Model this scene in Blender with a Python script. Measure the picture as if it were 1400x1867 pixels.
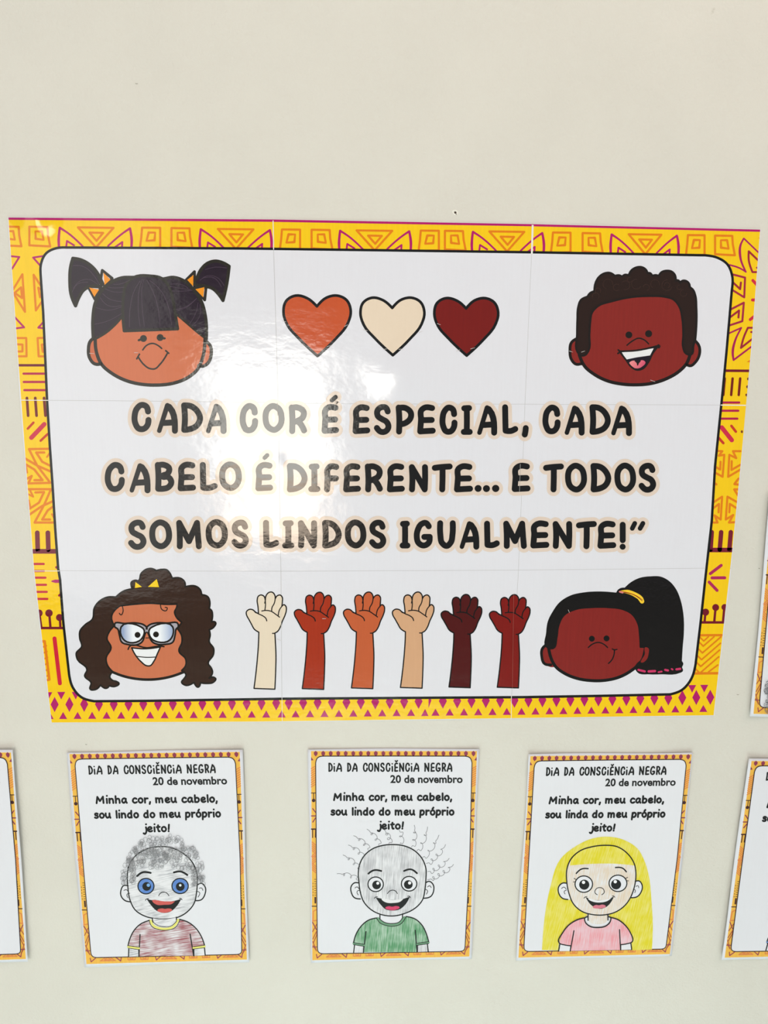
import bpy, math, random
from mathutils import Vector, Euler, Matrix
from mathutils.geometry import tessellate_polygon
import numpy as np

random.seed(7)
for o in list(bpy.data.objects):
    bpy.data.objects.remove(o)
SC = bpy.context.scene
COL = SC.collection

# ------------------------------------------------------------ camera
CAM = Vector((-0.03544, -0.78178, 1.62060))
ROT = Euler((1.395668, -0.00621, -0.035664), 'XYZ')
FPX = 1245.5157
cd = bpy.data.cameras.new('camera')
cam = bpy.data.objects.new('camera', cd)
COL.objects.link(cam)
cam.location = CAM
cam.rotation_euler = ROT
cd.sensor_fit = 'VERTICAL'
cd.sensor_height = 36.0
cd.lens = FPX / 1867.0 * 36.0
cd.clip_start = 0.01
SC.camera = cam
RM = ROT.to_matrix()

# ------------------------------------------------------------ light
SC.view_settings.view_transform = 'Standard'
SC.view_settings.look = 'None'
SC.view_settings.exposure = 0.0
SC.view_settings.gamma = 1.0
SC.view_settings.use_curve_mapping = False

world = bpy.data.worlds.new('world')
SC.world = world
world.use_nodes = True
wn = world.node_tree
wn.nodes['Background'].inputs[0].default_value = (0.93, 0.97, 1.0, 1)
wn.nodes['Background'].inputs[1].default_value = 0.34


def area(name, loc, target, sx, sy, radiance, col):
    """rectangular light source; radiance in scene units"""
    l = bpy.data.lights.new(name, 'AREA')
    l.shape = 'RECTANGLE'
    l.size, l.size_y = sx, sy
    l.energy = radiance * sx * sy * math.pi
    l.color = col
    o = bpy.data.objects.new(name, l)
    COL.objects.link(o)
    o.location = loc
    d = Vector(target) - Vector(loc)
    o.rotation_euler = d.to_track_quat('-Z', 'Y').to_euler()
    return o


# bright opening whose reflection makes the glare on the laminated poster
area('window_daylight', (-0.52, -3.0, 1.495), (-0.1, 0, 1.6), 0.66, 0.70, 9.6, (1.0, 0.97, 0.88))
area('sunlit_sill', (-0.50, -3.0, 0.96), (-0.1, 0, 1.5), 0.60, 0.38, 10.0, (1.0, 0.80, 0.62))
# curtained side of the room, left behind the camera
area('curtain_glow', (-2.1, -2.9, 1.5), (-0.2, 0, 1.5), 2.2, 2.2, 1.3, (0.95, 0.93, 0.86))
# added unseen fill lights overhead: one broad, one warm for the upper right wall
area('overhead_fill', (0.3, -1.9, 3.3), (0.0, 0, 1.5), 3.2, 1.2, 2.0, (1.0, 0.91, 0.83))
area('warm_wall_fill', (1.2, -0.8, 3.0), (0.65, 0, 2.05), 0.4, 0.4, 8.0, (1.0, 0.72, 0.55))

# added spot on the floor, its cool bounce brightens the lower wall
_s = bpy.data.lights.new('floor_bounce_fill', 'SPOT')
_s.energy = 1400
_s.spot_size = math.radians(42)
_s.spot_blend = .5
_s.shadow_soft_size = .15
_s.color = (0.80, 0.98, 1.0)
_so = bpy.data.objects.new('floor_bounce_fill', _s)
COL.objects.link(_so)
_so.location = (-0.6, -2.9, 2.9)
_so.rotation_euler = (Vector((0.0, -1.45, 0)) - Vector(_so.location)).to_track_quat('-Z', 'Y').to_euler()

# ------------------------------------------------------------ materials
MATS = {}


def lin(c):
    r = []
    for v in c:
        v /= 255.0
        r.append(v / 12.92 if v <= .04045 else ((v + .055) / 1.055) ** 2.4)
    return r


def relief_group():
    """slow waves and fine crinkles of the laminated paper, in metres"""
    g = bpy.data.node_groups.new('laminate_relief', 'ShaderNodeTree')
    g.interface.new_socket('Normal', in_out='OUTPUT', socket_type='NodeSocketVector')
    N, L = g.nodes, g.links
    out = N.new('NodeGroupOutput')
    geo = N.new('ShaderNodeNewGeometry')

    def noise(scale, detail, amp, sx=1, sz=1):
        m = N.new('ShaderNodeMapping')
        m.inputs['Scale'].default_value = (sx, 1, sz)
        L.new(geo.outputs['Position'], m.inputs['Vector'])
        n = N.new('ShaderNodeTexNoise')
        n.inputs['Scale'].default_value = scale
        n.inputs['Detail'].default_value = detail
        n.inputs['Roughness'].default_value = .55
        L.new(m.outputs[0], n.inputs['Vector'])
        k = N.new('ShaderNodeMath')
        k.operation = 'MULTIPLY'
        L.new(n.outputs[0], k.inputs[0])
        k.inputs[1].default_value = amp
        return k.outputs[0]

    def add(a, b):
        k = N.new('ShaderNodeMath')
        k.operation = 'ADD'
        L.new(a, k.inputs[0])
        L.new(b, k.inputs[1])
        return k.outputs[0]
    h = add(noise(7, 1, .0012), noise(22, 4, .00055, 1, 1.6))
    h = add(h, noise(260, 2, .00003))
    # dents pressed into the laminate: x, z, radius, depth
    for (x, z, r, d) in DENTS:
        v = N.new('ShaderNodeVectorMath')
        v.operation = 'DISTANCE'
        L.new(geo.outputs['Position'], v.inputs[0])
        v.inputs[1].default_value = (x, -.0012, z)
        q = N.new('ShaderNodeMath')
        q.operation = 'DIVIDE'
        L.new(v.outputs['Value'], q.inputs[0])
        q.inputs[1].default_value = r
        p = N.new('ShaderNodeMath')
        p.operation = 'MULTIPLY'
        L.new(q.outputs[0], p.inputs[0])
        L.new(q.outputs[0], p.inputs[1])
        e = N.new('ShaderNodeMath')
        e.operation = 'MULTIPLY'
        L.new(p.outputs[0], e.inputs[0])
        e.inputs[1].default_value = -1
        x2 = N.new('ShaderNodeMath')
        x2.operation = 'EXPONENT'
        L.new(e.outputs[0], x2.inputs[0])
        y2 = N.new('ShaderNodeMath')
        y2.operation = 'MULTIPLY'
        L.new(x2.outputs[0], y2.inputs[0])
        y2.inputs[1].default_value = d
        h = add(h, y2.outputs[0])
    b = N.new('ShaderNodeBump')
    b.inputs['Strength'].default_value = 1
    b.inputs['Distance'].default_value = 1
    L.new(h, b.inputs['Height'])
    L.new(b.outputs[0], out.inputs[0])
    return g


def px_wall(px, py, off=0.0):
    d = RM @ Vector(((px - 700) / FPX, -(py - 933.5) / FPX, -1))
    t = (-off - CAM.y) / d.y
    return CAM + d * t


def dent(px, py, r, d):
    p = px_wall(px, py)
    return (p.x, p.z, r, d)


DENTS = [dent(738, 690, .032, .0030), dent(528, 836, .012, -.0009), dent(58, 396, .020, .0074), dent(980, 1045, .02, .0008)]
RELIEF = None


def ink(rgb, kind='gloss'):
    """printed colour. gloss: laminated poster. paper: plain print.
    streak materials: coloured pencil, see pencil()"""
    global RELIEF
    key = (tuple(rgb), kind)
    if key in MATS:
        return MATS[key]
    m = bpy.data.materials.new('print_%02x%02x%02x_%s' % (*rgb, kind))
    m.use_nodes = True
    nt = m.node_tree
    b = nt.nodes['Principled BSDF']
    c = lin(rgb)
    if kind == 'gloss':
        c = [max(.003, v - .012) for v in c]
        if RELIEF is None:
            RELIEF = relief_group()
        g = nt.nodes.new('ShaderNodeGroup')
        g.node_tree = RELIEF
        nt.links.new(g.outputs[0], b.inputs['Normal'])
        b.inputs['Roughness'].default_value = .12
        b.inputs['Specular IOR Level'].default_value = .55
        amp = .035 if sum(rgb) < 330 else (.014 if sum(rgb) < 560 else .005)
    else:
        b.inputs['Roughness'].default_value = .6
        b.inputs['Specular IOR Level'].default_value = .25
        amp = .03 if sum(rgb) < 560 else .004
    # faint vertical banding of the printer
    geo = nt.nodes.new('ShaderNodeNewGeometry')
    mp = nt.nodes.new('ShaderNodeMapping')
    mp.inputs['Scale'].default_value = (420, 1, 26)
    nz = nt.nodes.new('ShaderNodeTexNoise')
    nz.inputs['Scale'].default_value = 1
    nz.inputs['Detail'].default_value = 3
    nt.links.new(geo.outputs['Position'], mp.inputs[0])
    nt.links.new(mp.outputs[0], nz.inputs[0])
    mr = nt.nodes.new('ShaderNodeMapRange')
    mr.inputs[1].default_value = .3
    mr.inputs[2].default_value = .7
    mr.inputs[3].default_value = 1 - amp * 2
    mr.inputs[4].default_value = 1 + amp
    nt.links.new(nz.outputs[0], mr.inputs[0])
    mx = nt.nodes.new('ShaderNodeVectorMath')
    mx.operation = 'SCALE'
    mx.inputs[0].default_value = c
    nt.links.new(mr.outputs[0], mx.inputs['Scale'])
    nt.links.new(mx.outputs[0], b.inputs['Base Color'])
    MATS[key] = m
    return m


def pencil(rgb, ang, lo=.42, hi=.6, base=(228, 228, 233), dens=900, name='pencil'):
    """coloured pencil strokes: stretched noise between paper and colour"""
    key = (tuple(rgb), ang, lo, hi, base, dens)
    if key in MATS:
        return MATS[key]
    m = bpy.data.materials.new(name)
    m.use_nodes = True
    nt = m.node_tree
    b = nt.nodes['Principled BSDF']
    b.inputs['Roughness'].default_value = .65
    b.inputs['Specular IOR Level'].default_value = .2
    geo = nt.nodes.new('ShaderNodeNewGeometry')
    rot = nt.nodes.new('ShaderNodeMapping')
    rot.inputs['Rotation'].default_value = (0, math.radians(ang), 0)
    mp = nt.nodes.new('ShaderNodeMapping')
    mp.inputs['Scale'].default_value = (dens * .045, 1, dens)
    nt.links.new(geo.outputs['Position'], rot.inputs[0])
    nt.links.new(rot.outputs[0], mp.inputs[0])
    nz = nt.nodes.new('ShaderNodeTexNoise')
    nz.inputs['Scale'].default_value = 1
    nz.inputs['Detail'].default_value = 3
    nt.links.new(mp.outputs[0], nz.inputs[0])
    n2 = nt.nodes.new('ShaderNodeTexNoise')
    n2.inputs['Scale'].default_value = 60
    n2.inputs['Detail'].default_value = 2
    nt.links.new(geo.outputs['Position'], n2.inputs[0])
    ad = nt.nodes.new('ShaderNodeMath')
    ad.operation = 'MULTIPLY_ADD'
    nt.links.new(n2.outputs[0], ad.inputs[0])
    ad.inputs[1].default_value = .55
    nt.links.new(nz.outputs[0], ad.inputs[2])
    mr = nt.nodes.new('ShaderNodeMapRange')
    mr.inputs[1].default_value = lo + .27
    mr.inputs[2].default_value = hi + .27
    nt.links.new(ad.outputs[0], mr.inputs[0])
    mix = nt.nodes.new('ShaderNodeMix')
    mix.data_type = 'RGBA'
    mix.inputs[6].default_value = (*lin(base), 1)
    mix.inputs[7].default_value = (*lin(rgb), 1)
    nt.links.new(mr.outputs[0], mix.inputs[0])
    nt.links.new(mix.outputs[2], b.inputs['Base Color'])
    MATS[key] = m
    return m


def gradient(rgb1, rgb2, p0, p1, kind='gloss'):
    """printed colour blend between two photo points (pattern ink, not light)"""
    m = ink(rgb1, kind).copy()
    nt = m.node_tree
    b = nt.nodes['Principled BSDF']
    geo = nt.nodes.new('ShaderNodeNewGeometry')
    a, c = px_wall(*p0), px_wall(*p1)
    d = c - a
    sub = nt.nodes.new('ShaderNodeVectorMath')
    sub.operation = 'SUBTRACT'
    nt.links.new(geo.outputs['Position'], sub.inputs[0])
    sub.inputs[1].default_value = a
    dot = nt.nodes.new('ShaderNodeVectorMath')
    dot.operation = 'DOT_PRODUCT'
    nt.links.new(sub.outputs[0], dot.inputs[0])
    dot.inputs[1].default_value = d / d.length_squared
    mix = nt.nodes.new('ShaderNodeMix')
    mix.data_type = 'RGBA'
    mix.inputs[6].default_value = (*lin(rgb1), 1)
    mix.inputs[7].default_value = (*lin(rgb2), 1)
    nt.links.new(dot.outputs['Value'], mix.inputs[0])
    nt.links.new(mix.outputs[2], b.inputs['Base Color'])
    return m


# ------------------------------------------------------------ helpers
def tag(o, label=None, cat=None, group=None, kind=None):
    if label:
        o['label'] = label
    if cat:
        o['category'] = cat
    if group:
        o['group'] = group
    if kind:
        o['kind'] = kind
    return o


def empty(name, loc):
    o = bpy.data.objects.new(name, None)
    o.empty_display_size = .05
    COL.objects.link(o)
    o.location = loc
    return o


class Frame:
    """a traced patch: 1400 drawing units span w photo pixels"""
    def __init__(s, x0, y0, w, wu=1400.):
        s.x0, s.y0, s.k = x0, y0, w / wu

    def __call__(s, p):
        return (s.x0 + p[0] * s.k, s.y0 + p[1] * s.k) + tuple(p[2:])


IDF = Frame(0, 0, 1400)


def smooth(pts, closed, n=5):
    """smooth curve through the points; a third value 1 marks a sharp corner"""
    P = [(p[0], p[1]) for p in pts]
    S = [len(p) > 2 and p[2] == 1 for p in pts]
    N = len(P)
    if N < 3:
        return P

    def tangent(i):
        if S[i] or (not closed and i in (0, N - 1)):
            return None
        a, b, c = P[i - 1], P[i], P[(i + 1) % N]
        la, lc = math.dist(a, b) or 1e-6, math.dist(b, c) or 1e-6
        # weight the shorter side more, so that long runs stay straight
        tx = (b[0] - a[0]) / la / la + (c[0] - b[0]) / lc / lc
        ty_ = (b[1] - a[1]) / la / la + (c[1] - b[1]) / lc / lc
        L = math.hypot(tx, ty_) or 1e-9
        return (tx / L, ty_ / L)
    T = [tangent(i) for i in range(N)]
    out = []
    for i in range(N if closed else N - 1):
        j = (i + 1) % N
        p1, p2 = P[i], P[j]
        if T[i] is None and T[j] is None:
            out.append(p1)
            continue
        L = math.dist(p1, p2)
        ch = ((p2[0] - p1[0]), (p2[1] - p1[1]))
        m2 = (T[j][0] * L, T[j][1] * L) if T[j] else None
        m1 = (T[i][0] * L, T[i][1] * L) if T[i] else None
        if m1 is None:
            m1 = (1.5 * ch[0] - .5 * m2[0], 1.5 * ch[1] - .5 * m2[1])
        if m2 is None:
            m2 = (1.5 * ch[0] - .5 * m1[0], 1.5 * ch[1] - .5 * m1[1])
        for k in range(n):
            t = k / n
            t2, t3 = t * t, t * t * t
            out.append(tuple((2 * t3 - 3 * t2 + 1) * p1[a] + (t3 - 2 * t2 + t) * m1[a] + (3 * t2 - 2 * t3) * p2[a] + (t3 - t2) * m2[a]
                             for a in (0, 1)))
    if not closed:
        out.append(P[-1])
    return out


def inside_clip(tri, poly):
    """clip a triangle by a convex polygon (clockwise on screen)"""
    cur = list(tri)
    n = len(poly)
    for i in range(n):
        a, b = poly[i], poly[(i + 1) % n]
        ex, ey = b[0] - a[0], b[1] - a[1]
        nxt = []
        for j in range(len(cur)):
            p, q = cur[j], cur[(j + 1) % len(cur)]
            sp = ex * (p[1] - a[1]) - ey * (p[0] - a[0])
            sq = ex * (q[1] - a[1]) - ey * (q[0] - a[0])
            if sp >= 0:
                nxt.append(p)
            if (sp >= 0) != (sq >= 0):
                t = sp / (sp - sq)
                nxt.append((p[0] + (q[0] - p[0]) * t, p[1] + (q[1] - p[1]) * t))
        cur = nxt
        if len(cur) < 3:
            return []
    return [(cur[0], cur[k], cur[k + 1]) for k in range(1, len(cur) - 1)]


class Surf:
    """a sheet lying on the wall: photo pixel + print level -> 3D point"""
    def __init__(s, origin, off, warp=None, clip=None, maxlen=None, dz=.00002):
        s.o, s.off, s.warp, s.clip, s.maxlen, s.dz = origin, off, warp, clip, maxlen, dz

    def at(s, px, py, lv):
        P = px_wall(px, py, s.off)
        off = s.off + lv
        if s.warp:
            for _ in range(2):
                P = px_wall(px, py, off + s.warp(P.x, P.z))
        else:
            P = px_wall(px, py, off)
        return P - s.o


class Ink:
    def __init__(s, name, surf, parent, level=0, frame=IDF, H=None, smooth_shade=False):
        s.name, s.surf, s.parent, s.level, s.f, s.H = name, surf, parent, level * surf.dz, frame, H
        s.v, s.t, s.mi, s.mats, s.last = [], [], [], [], None
        s.clip = surf.clip
        s.obj = bpy.data.objects.new(name, bpy.data.meshes.new(name))
        COL.objects.link(s.obj)
        s.obj.parent = parent

    step = 4e-6

    def child(s, name, bump=1):
        c = Ink(name, s.surf, s.obj, 0, s.f, s.H)
        c.level = s.level + bump * 1e-5
        c.clip = s.clip
        return c

    def _m(s, m):
        if isinstance(m, tuple):
            m = ink(m)
        if m is not s.last:
            s.last = m
        if m not in s.mats:
            s.mats.append(m)
        return s.mats.index(m)

    def _map(s, p):
        x, y = s.f(p)[:2]
        if s.H is not None:
            q = s.H @ np.array([x, y, 1.])
            x, y = q[0] / q[2], q[1] / q[2]
        return (x, y)

    def tris(s, tris, m):
        """tris already in photo pixels; each call lies a hair above the last"""
        s.level += s.step
        mi = s._m(m)
        if s.clip:
            tris = [c for t in tris for c in inside_clip(t, s.clip)]
        st = list(tris)
        ml = s.surf.maxlen
        if ml:
            st, todo = [], list(tris)
            while todo:
                a, b, c = todo.pop()
                L = [math.dist(a, b), math.dist(b, c), math.dist(c, a)]
                M = max(L)
                if M <= ml:
                    st.append((a, b, c))
                    continue
                k = L.index(M)
                if k == 1:
                    a, b, c = b, c, a
                elif k == 2:
                    a, b, c = c, a, b
                h = ((a[0] + b[0]) / 2, (a[1] + b[1]) / 2)
                todo += [(a, h, c), (h, b, c)]
        idx = {}
        for t in st:
            ar = (t[1][0] - t[0][0]) * (t[2][1] - t[0][1]) - (t[2][0] - t[0][0]) * (t[1][1] - t[0][1])
            if abs(ar) < 1e-7:
                continue
            if ar > 0:
                t = (t[0], t[2], t[1])
            r = []
            for p in t:
                k = (round(p[0], 3), round(p[1], 3))
                if k not in idx:
                    idx[k] = len(s.v)
                    s.v.append(s.surf.at(p[0], p[1], s.level))
                r.append(idx[k])
            if len(set(r)) == 3:
                s.t.append(r)
                s.mi.append(mi)

    def fill(s, pts, m, sm=True, holes=()):
        loops = []
        for L in [pts] + list(holes):
            q = smooth(L, True) if sm else [(p[0], p[1]) for p in L]
            loops.append([s._map(p) for p in q])
        flat = [p for L in loops for p in L]
        T = tessellate_polygon([[Vector((p[0], p[1], 0)) for p in L] for L in loops])
        s.tris([(flat[a], flat[b], flat[c]) for a, b, c in T], m)
        return s

    def stroke(s, pts, w, m, closed=False, sm=True, cap=True):
        """w: width in photo pixels, a number or one value per point"""
        if not isinstance(w, (int, float)):
            pw = [(p[0], p[1]) + tuple(p[2:]) for p in pts]
            q = smooth(pw, closed) if sm else [(p[0], p[1]) for p in pts]
            n = len(w) - 1
            W = [np.interp(i / max(1, len(q) - 1) * n, range(n + 1), w) for i in range(len(q))]
        else:
            q = smooth(pts, closed) if sm else [(p[0], p[1]) for p in pts]
            W = [w] * len(q)
        q = [s._map(p) for p in q]
        Q = [(q[0], W[0])]
        for p, w_ in zip(q[1:], W[1:]):
            if math.dist(p, Q[-1][0]) > .12:
                Q.append((p, w_))
        if closed and math.dist(Q[0][0], Q[-1][0]) < .12:
            Q.pop()
        if len(Q) == 1:
            Q.append(((Q[0][0][0] + .05, Q[0][0][1]), Q[0][1]))
        N = len(Q)
        if closed:
            Q = Q + [Q[0]]

        def direction(i):
            a, b = Q[i][0], Q[i + 1][0]
            L = math.dist(a, b) or 1e-9
            return ((b[0] - a[0]) / L, (b[1] - a[1]) / L, L)
        D = [direction(i) for i in range(len(Q) - 1)]
        # break the ribbon where it turns too sharply to be mitred
        brk = [0]
        for i in range(1, len(D)):
            d = abs((math.atan2(D[i][1], D[i][0]) - math.atan2(D[i - 1][1], D[i - 1][0]) + math.pi) % (2 * math.pi) - math.pi)
            if d > .9 or Q[i][1] / 2 * math.tan(d / 2) > .48 * min(D[i][2], D[i - 1][2]):
                brk.append(i)
        brk.append(len(D))

        def half(c, ang, r):
            k = 6 if r < 3 else 9
            pts_ = [(c[0] + r * math.cos(ang + math.pi * j / k), c[1] + r * math.sin(ang + math.pi * j / k)) for j in range(k + 1)]
            return [(pts_[0], pts_[j], pts_[j + 1]) for j in range(1, k)]
        simple_ring = closed and len(brk) == 2
        for bi in range(len(brk) - 1):
            i0, i1 = brk[bi], brk[bi + 1]
            Lf, Rt = [], []
            for i in range(i0, i1 + 1):
                (x, y), w_ = Q[i]
                r = w_ / 2
                if i == i0 and not simple_ring:
                    nx, ny, sc = -D[i][1], D[i][0], 1
                elif i == i1 and not simple_ring:
                    nx, ny, sc = -D[i - 1][1], D[i - 1][0], 1
                else:
                    a = D[i - 1] if i > 0 else D[-1]
                    b = D[i] if i < len(D) else D[0]
                    nx, ny = -(a[1] + b[1]), a[0] + b[0]
                    L = math.hypot(nx, ny) or 1e-9
                    nx, ny = nx / L, ny / L
                    sc = 1 / max(.5, nx * -a[1] + ny * a[0])
                Lf.append((x + nx * r * sc, y + ny * r * sc))
                Rt.append((x - nx * r * sc, y - ny * r * sc))
            T = []
            for j in range(len(Lf) - 1):
                T += [(Lf[j], Rt[j], Rt[j + 1]), (Lf[j], Rt[j + 1], Lf[j + 1])]
            if not simple_ring and (cap or bi > 0 or closed):
                T += half(Q[i0][0], math.atan2(D[i0][1], D[i0][0]) + math.pi / 2, Q[i0][1] / 2)
            if not simple_ring and (cap or bi < len(brk) - 2 or closed):
                T += half(Q[i1][0], math.atan2(D[i1 - 1][1], D[i1 - 1][0]) - math.pi / 2, Q[i1][1] / 2)
            s.tris(T, m)
        return s

    def disc(s, x, y, r, m, ry=None, n=20):
        """r in drawing units"""
        ry = ry or r
        s.fill([(x + r * math.cos(6.28318 * i / n), y + ry * math.sin(6.28318 * i / n)) for i in range(n)], m, sm=False)
        return s

    def done(s, label=None, kind=None):
        me = s.obj.data
        me.from_pydata([tuple(v) for v in s.v], [], s.t)
        for m in s.mats:
            me.materials.append(m)
        me.polygons.foreach_set('material_index', s.mi)
        me.update()
        if label:
            s.obj['label'] = label
        if kind:
            s.obj['kind'] = kind
        return s.obj


# ------------------------------------------------------------ wall
def wall_material():
    m = bpy.data.materials.new('painted_plaster')
    m.use_nodes = True
    nt = m.node_tree
    N, L = nt.nodes, nt.links
    b = N['Principled BSDF']
    b.inputs['Roughness'].default_value = .42
    b.inputs['Specular IOR Level'].default_value = .35
    geo = N.new('ShaderNodeNewGeometry')

    def noise(sc, det, mul=(1, 1, 1)):
        mp = N.new('ShaderNodeMapping')
        mp.inputs['Scale'].default_value = mul
        L.new(geo.outputs['Position'], mp.inputs[0])
        n = N.new('ShaderNodeTexNoise')
        n.inputs['Scale'].default_value = sc
        n.inputs['Detail'].default_value = det
        L.new(mp.outputs[0], n.inputs[0])
        return n.outputs[0]
    # paint tone with faint blotches, few small scuffs
    rp = N.new('ShaderNodeValToRGB')
    rp.color_ramp.elements[0].position = .3
    rp.color_ramp.elements[0].color = (*lin((213, 209, 200)), 1)
    rp.color_ramp.elements[1].position = .7
    rp.color_ramp.elements[1].color = (*lin((217, 213, 204)), 1)
    L.new(noise(9, 4), rp.inputs[0])
    sp = N.new('ShaderNodeMapRange')
    sp.inputs[1].default_value = .74
    sp.inputs[2].default_value = .80
    L.new(noise(38, 5, (1, 1, 1.6)), sp.inputs[0])
    mx = N.new('ShaderNodeMix')
    mx.data_type = 'RGBA'
    L.new(sp.outputs[0], mx.inputs[0])
    L.new(rp.outputs[0], mx.inputs[6])
    mx.inputs[7].default_value = (*lin((176, 172, 158)), 1)
    L.new(mx.outputs[2], b.inputs['Base Color'])
    # roller stipple
    a = N.new('ShaderNodeMath')
    a.operation = 'MULTIPLY_ADD'
    L.new(noise(330, 3), a.inputs[0])
    a.inputs[1].default_value = .0006
    c = N.new('ShaderNodeMath')
    c.operation = 'MULTIPLY'
    L.new(noise(45, 4), c.inputs[0])
    c.inputs[1].default_value = .0009
    L.new(c.outputs[0], a.inputs[2])
    bp = N.new('ShaderNodeBump')
    bp.inputs['Strength'].default_value = .8
    bp.inputs['Distance'].default_value = 1
    L.new(a.outputs[0], bp.inputs['Height'])
    L.new(bp.outputs[0], b.inputs['Normal'])
    return m


def box_mesh(name, x0, x1, y0, y1, z0, z1):
    me = bpy.data.meshes.new(name)
    v = [(x, y, z) for x in (x0, x1) for y in (y0, y1) for z in (z0, z1)]
    f = [(0, 1, 3, 2), (4, 6, 7, 5), (0, 4, 5, 1), (2, 3, 7, 6), (0, 2, 6, 4), (1, 5, 7, 3)]
    me.from_pydata(v, [], f)
    return me


wall = bpy.data.objects.new('wall_back', box_mesh('wall_back', -3, 3, 0, .15, 0, 3))
COL.objects.link(wall)
wall.data.materials.append(wall_material())
tag(wall, 'off-white painted plaster wall behind the posters', kind='structure')

floor = bpy.data.objects.new('floor', box_mesh('floor', -3, 3, -5, 0, -.1, 0))
COL.objects.link(floor)
fm = bpy.data.materials.new('pale_floor_tile')
fm.use_nodes = True
fb = fm.node_tree.nodes['Principled BSDF']
fb.inputs['Roughness'].default_value = .4
fbk = fm.node_tree.nodes.new('ShaderNodeTexBrick')
fbk.offset = 0
fbk.inputs['Color1'].default_value = (.62, .66, .62, 1)
fbk.inputs['Color2'].default_value = (.60, .64, .60, 1)
fbk.inputs['Mortar'].default_value = (.35, .36, .34, 1)
fbk.inputs['Scale'].default_value = 1
fbk.inputs['Mortar Size'].default_value = .004
fbk.inputs['Brick Width'].default_value = .45
fbk.inputs['Row Height'].default_value = .45
fgeo = fm.node_tree.nodes.new('ShaderNodeNewGeometry')
fm.node_tree.links.new(fgeo.outputs['Position'], fbk.inputs['Vector'])
fm.node_tree.links.new(fbk.outputs['Color'], fb.inputs['Base Color'])
floor.data.materials.append(fm)
tag(floor, 'pale tiled floor in front of the wall', kind='structure')

# chipped nail hole above the poster
hp = px_wall(830, 388)
hs = Surf(Vector((0, 0, 0)), .0003, dz=.0002)
hole = Ink('nail_hole', hs, wall)
hole.stroke([(826, 385), (831, 384), (834, 388), (831, 391), (827, 389)], 2.2, ink((238, 235, 225), 'paper'), closed=True)
hole.disc(830, 387.6, 2.0, ink((58, 40, 30), 'paper'))
hole.disc(831.6, 390.5, .9, ink((58, 40, 30), 'paper'))
hole.done('dark nail hole with chipped white rim')
for (x, y, l) in ((249, 152, 4), (1177, 1266, 5), (1048, 1270, 3), (157, 1357, 2.5), (1384, 1036, 2), (1345, 1266, 3)):
    sc = Ink('scuff_mark', hs, wall)
    sc.stroke([(x - l / 2, y), (x, y + .8), (x + l / 2, y + .3)], .9, ink((150, 146, 132), 'paper'))
    sc.done()

# ------------------------------------------------------------ stroke lettering
K = 1  # sharp corner flag
CAPS = {
 'C': [[(.93, .27), (.80, .06), (.50, 0), (.2, .13), (.02, .45), (.08, .78), (.32, .98), (.65, .98), (.90, .82), (.96, .62)]],
 'A': [[(.0, 1, K), (.52, .02, K), (.66, .1), (1, 1)], [(.24, .70), (.82, .68)]],
 'D': [[(.05, 0), (.10, .5), (.06, 1)], [(.06, .0), (.45, .03), (.85, .25), (1, .55), (.82, .82), (.45, .96), (.06, 1)]],
 'O': [[(.45, 0), (.8, .1), (1, .45), (.9, .82), (.55, 1), (.2, .9), (0, .5), (.12, .15)]],
 'R': [[(.05, 0), (.10, .5), (.08, 1)], [(.05, .02), (.5, 0), (.93, .2), (.85, .42), (.5, .56), (.15, .62)], [(.5, .58), (.7, .7), (.95, .97)]],
 'E': [[(.95, .02), (.35, .01), (.13, .1), (.09, .5), (.02, 1, K), (1, .97)], [(.1, .53), (.92, .52)]],
 'S': [[(.93, .17), (.75, .01), (.4, 0), (.08, .14), (.12, .36), (.45, .48), (.85, .60), (.99, .80), (.78, .97), (.40, 1), (.03, .84)]],
 'P': [[(.05, 0), (.10, .5), (.08, 1)], [(.05, .02), (.55, .02), (.95, .25), (.9, .45), (.55, .64), (.12, .7)]],
 'I': [[(.5, 0), (.52, .5), (.5, 1)], [(.12, .01), (.85, 0)], [(.05, 1), (.95, 1)]],
 'L': [[(.08, 0), (.10, .5), (.12, .97, K), (.6, .98), (.98, .90)]],
 'B': [[(.05, 0), (.1, .5), (.08, 1)], [(.05, .02), (.5, 0), (.85, .15), (.75, .36), (.4, .48), (.75, .5), (1, .72), (.8, .93), (.4, 1), (.08, 1)]],
 'F': [[(.95, .02), (.35, .01), (.14, .1), (.09, .5), (.04, 1)], [(.1, .52), (.92, .52)]],
 'N': [[(.05, 1), (.08, .5), (.04, 0, K), (.45, .45), (.93, 1, K), (.96, .5), (.95, 0)]],
 'T': [[(0, .06), (.5, .02), (1, .0)], [(.52, .05), (.52, .5), (.5, 1)]],
 'M': [[(.06, 1), (.06, .5), (.03, 0, K), (.5, .78, K), (.88, 0, K), (.92, .5), (.97, 1)]],
 'G': [[(.88, .15), (.65, .0), (.35, .05), (.08, .3), (0, .6), (.15, .9), (.5, 1), (.85, .9), (.95, .62, K), (.55, .62)]],
 'U': [[(.03, 0), (.04, .5), (.18, .88), (.5, 1), (.8, .85), (.93, .5), (.95, 0)]],
 '!': [[(.5, 0), (.52, .70)], [(.45, 1), (.5, 1)]],
 ',': [[(.75, .02), (.6, .5), (.3, 1)]],
 '.': [[(.45, .5), (.55, .5)]],
}


def glyph_strokes(ch, x0, y0, x1, y1, inset, table=CAPS):
    x0, y0, x1, y1 = x0 + inset, y0 + inset, x1 - inset, y1 - inset
    return [[(x0 + p[0] * (x1 - x0), y0 + p[1] * (y1 - y0)) + tuple(p[2:]) for p in s] for s in table[ch]]


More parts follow.
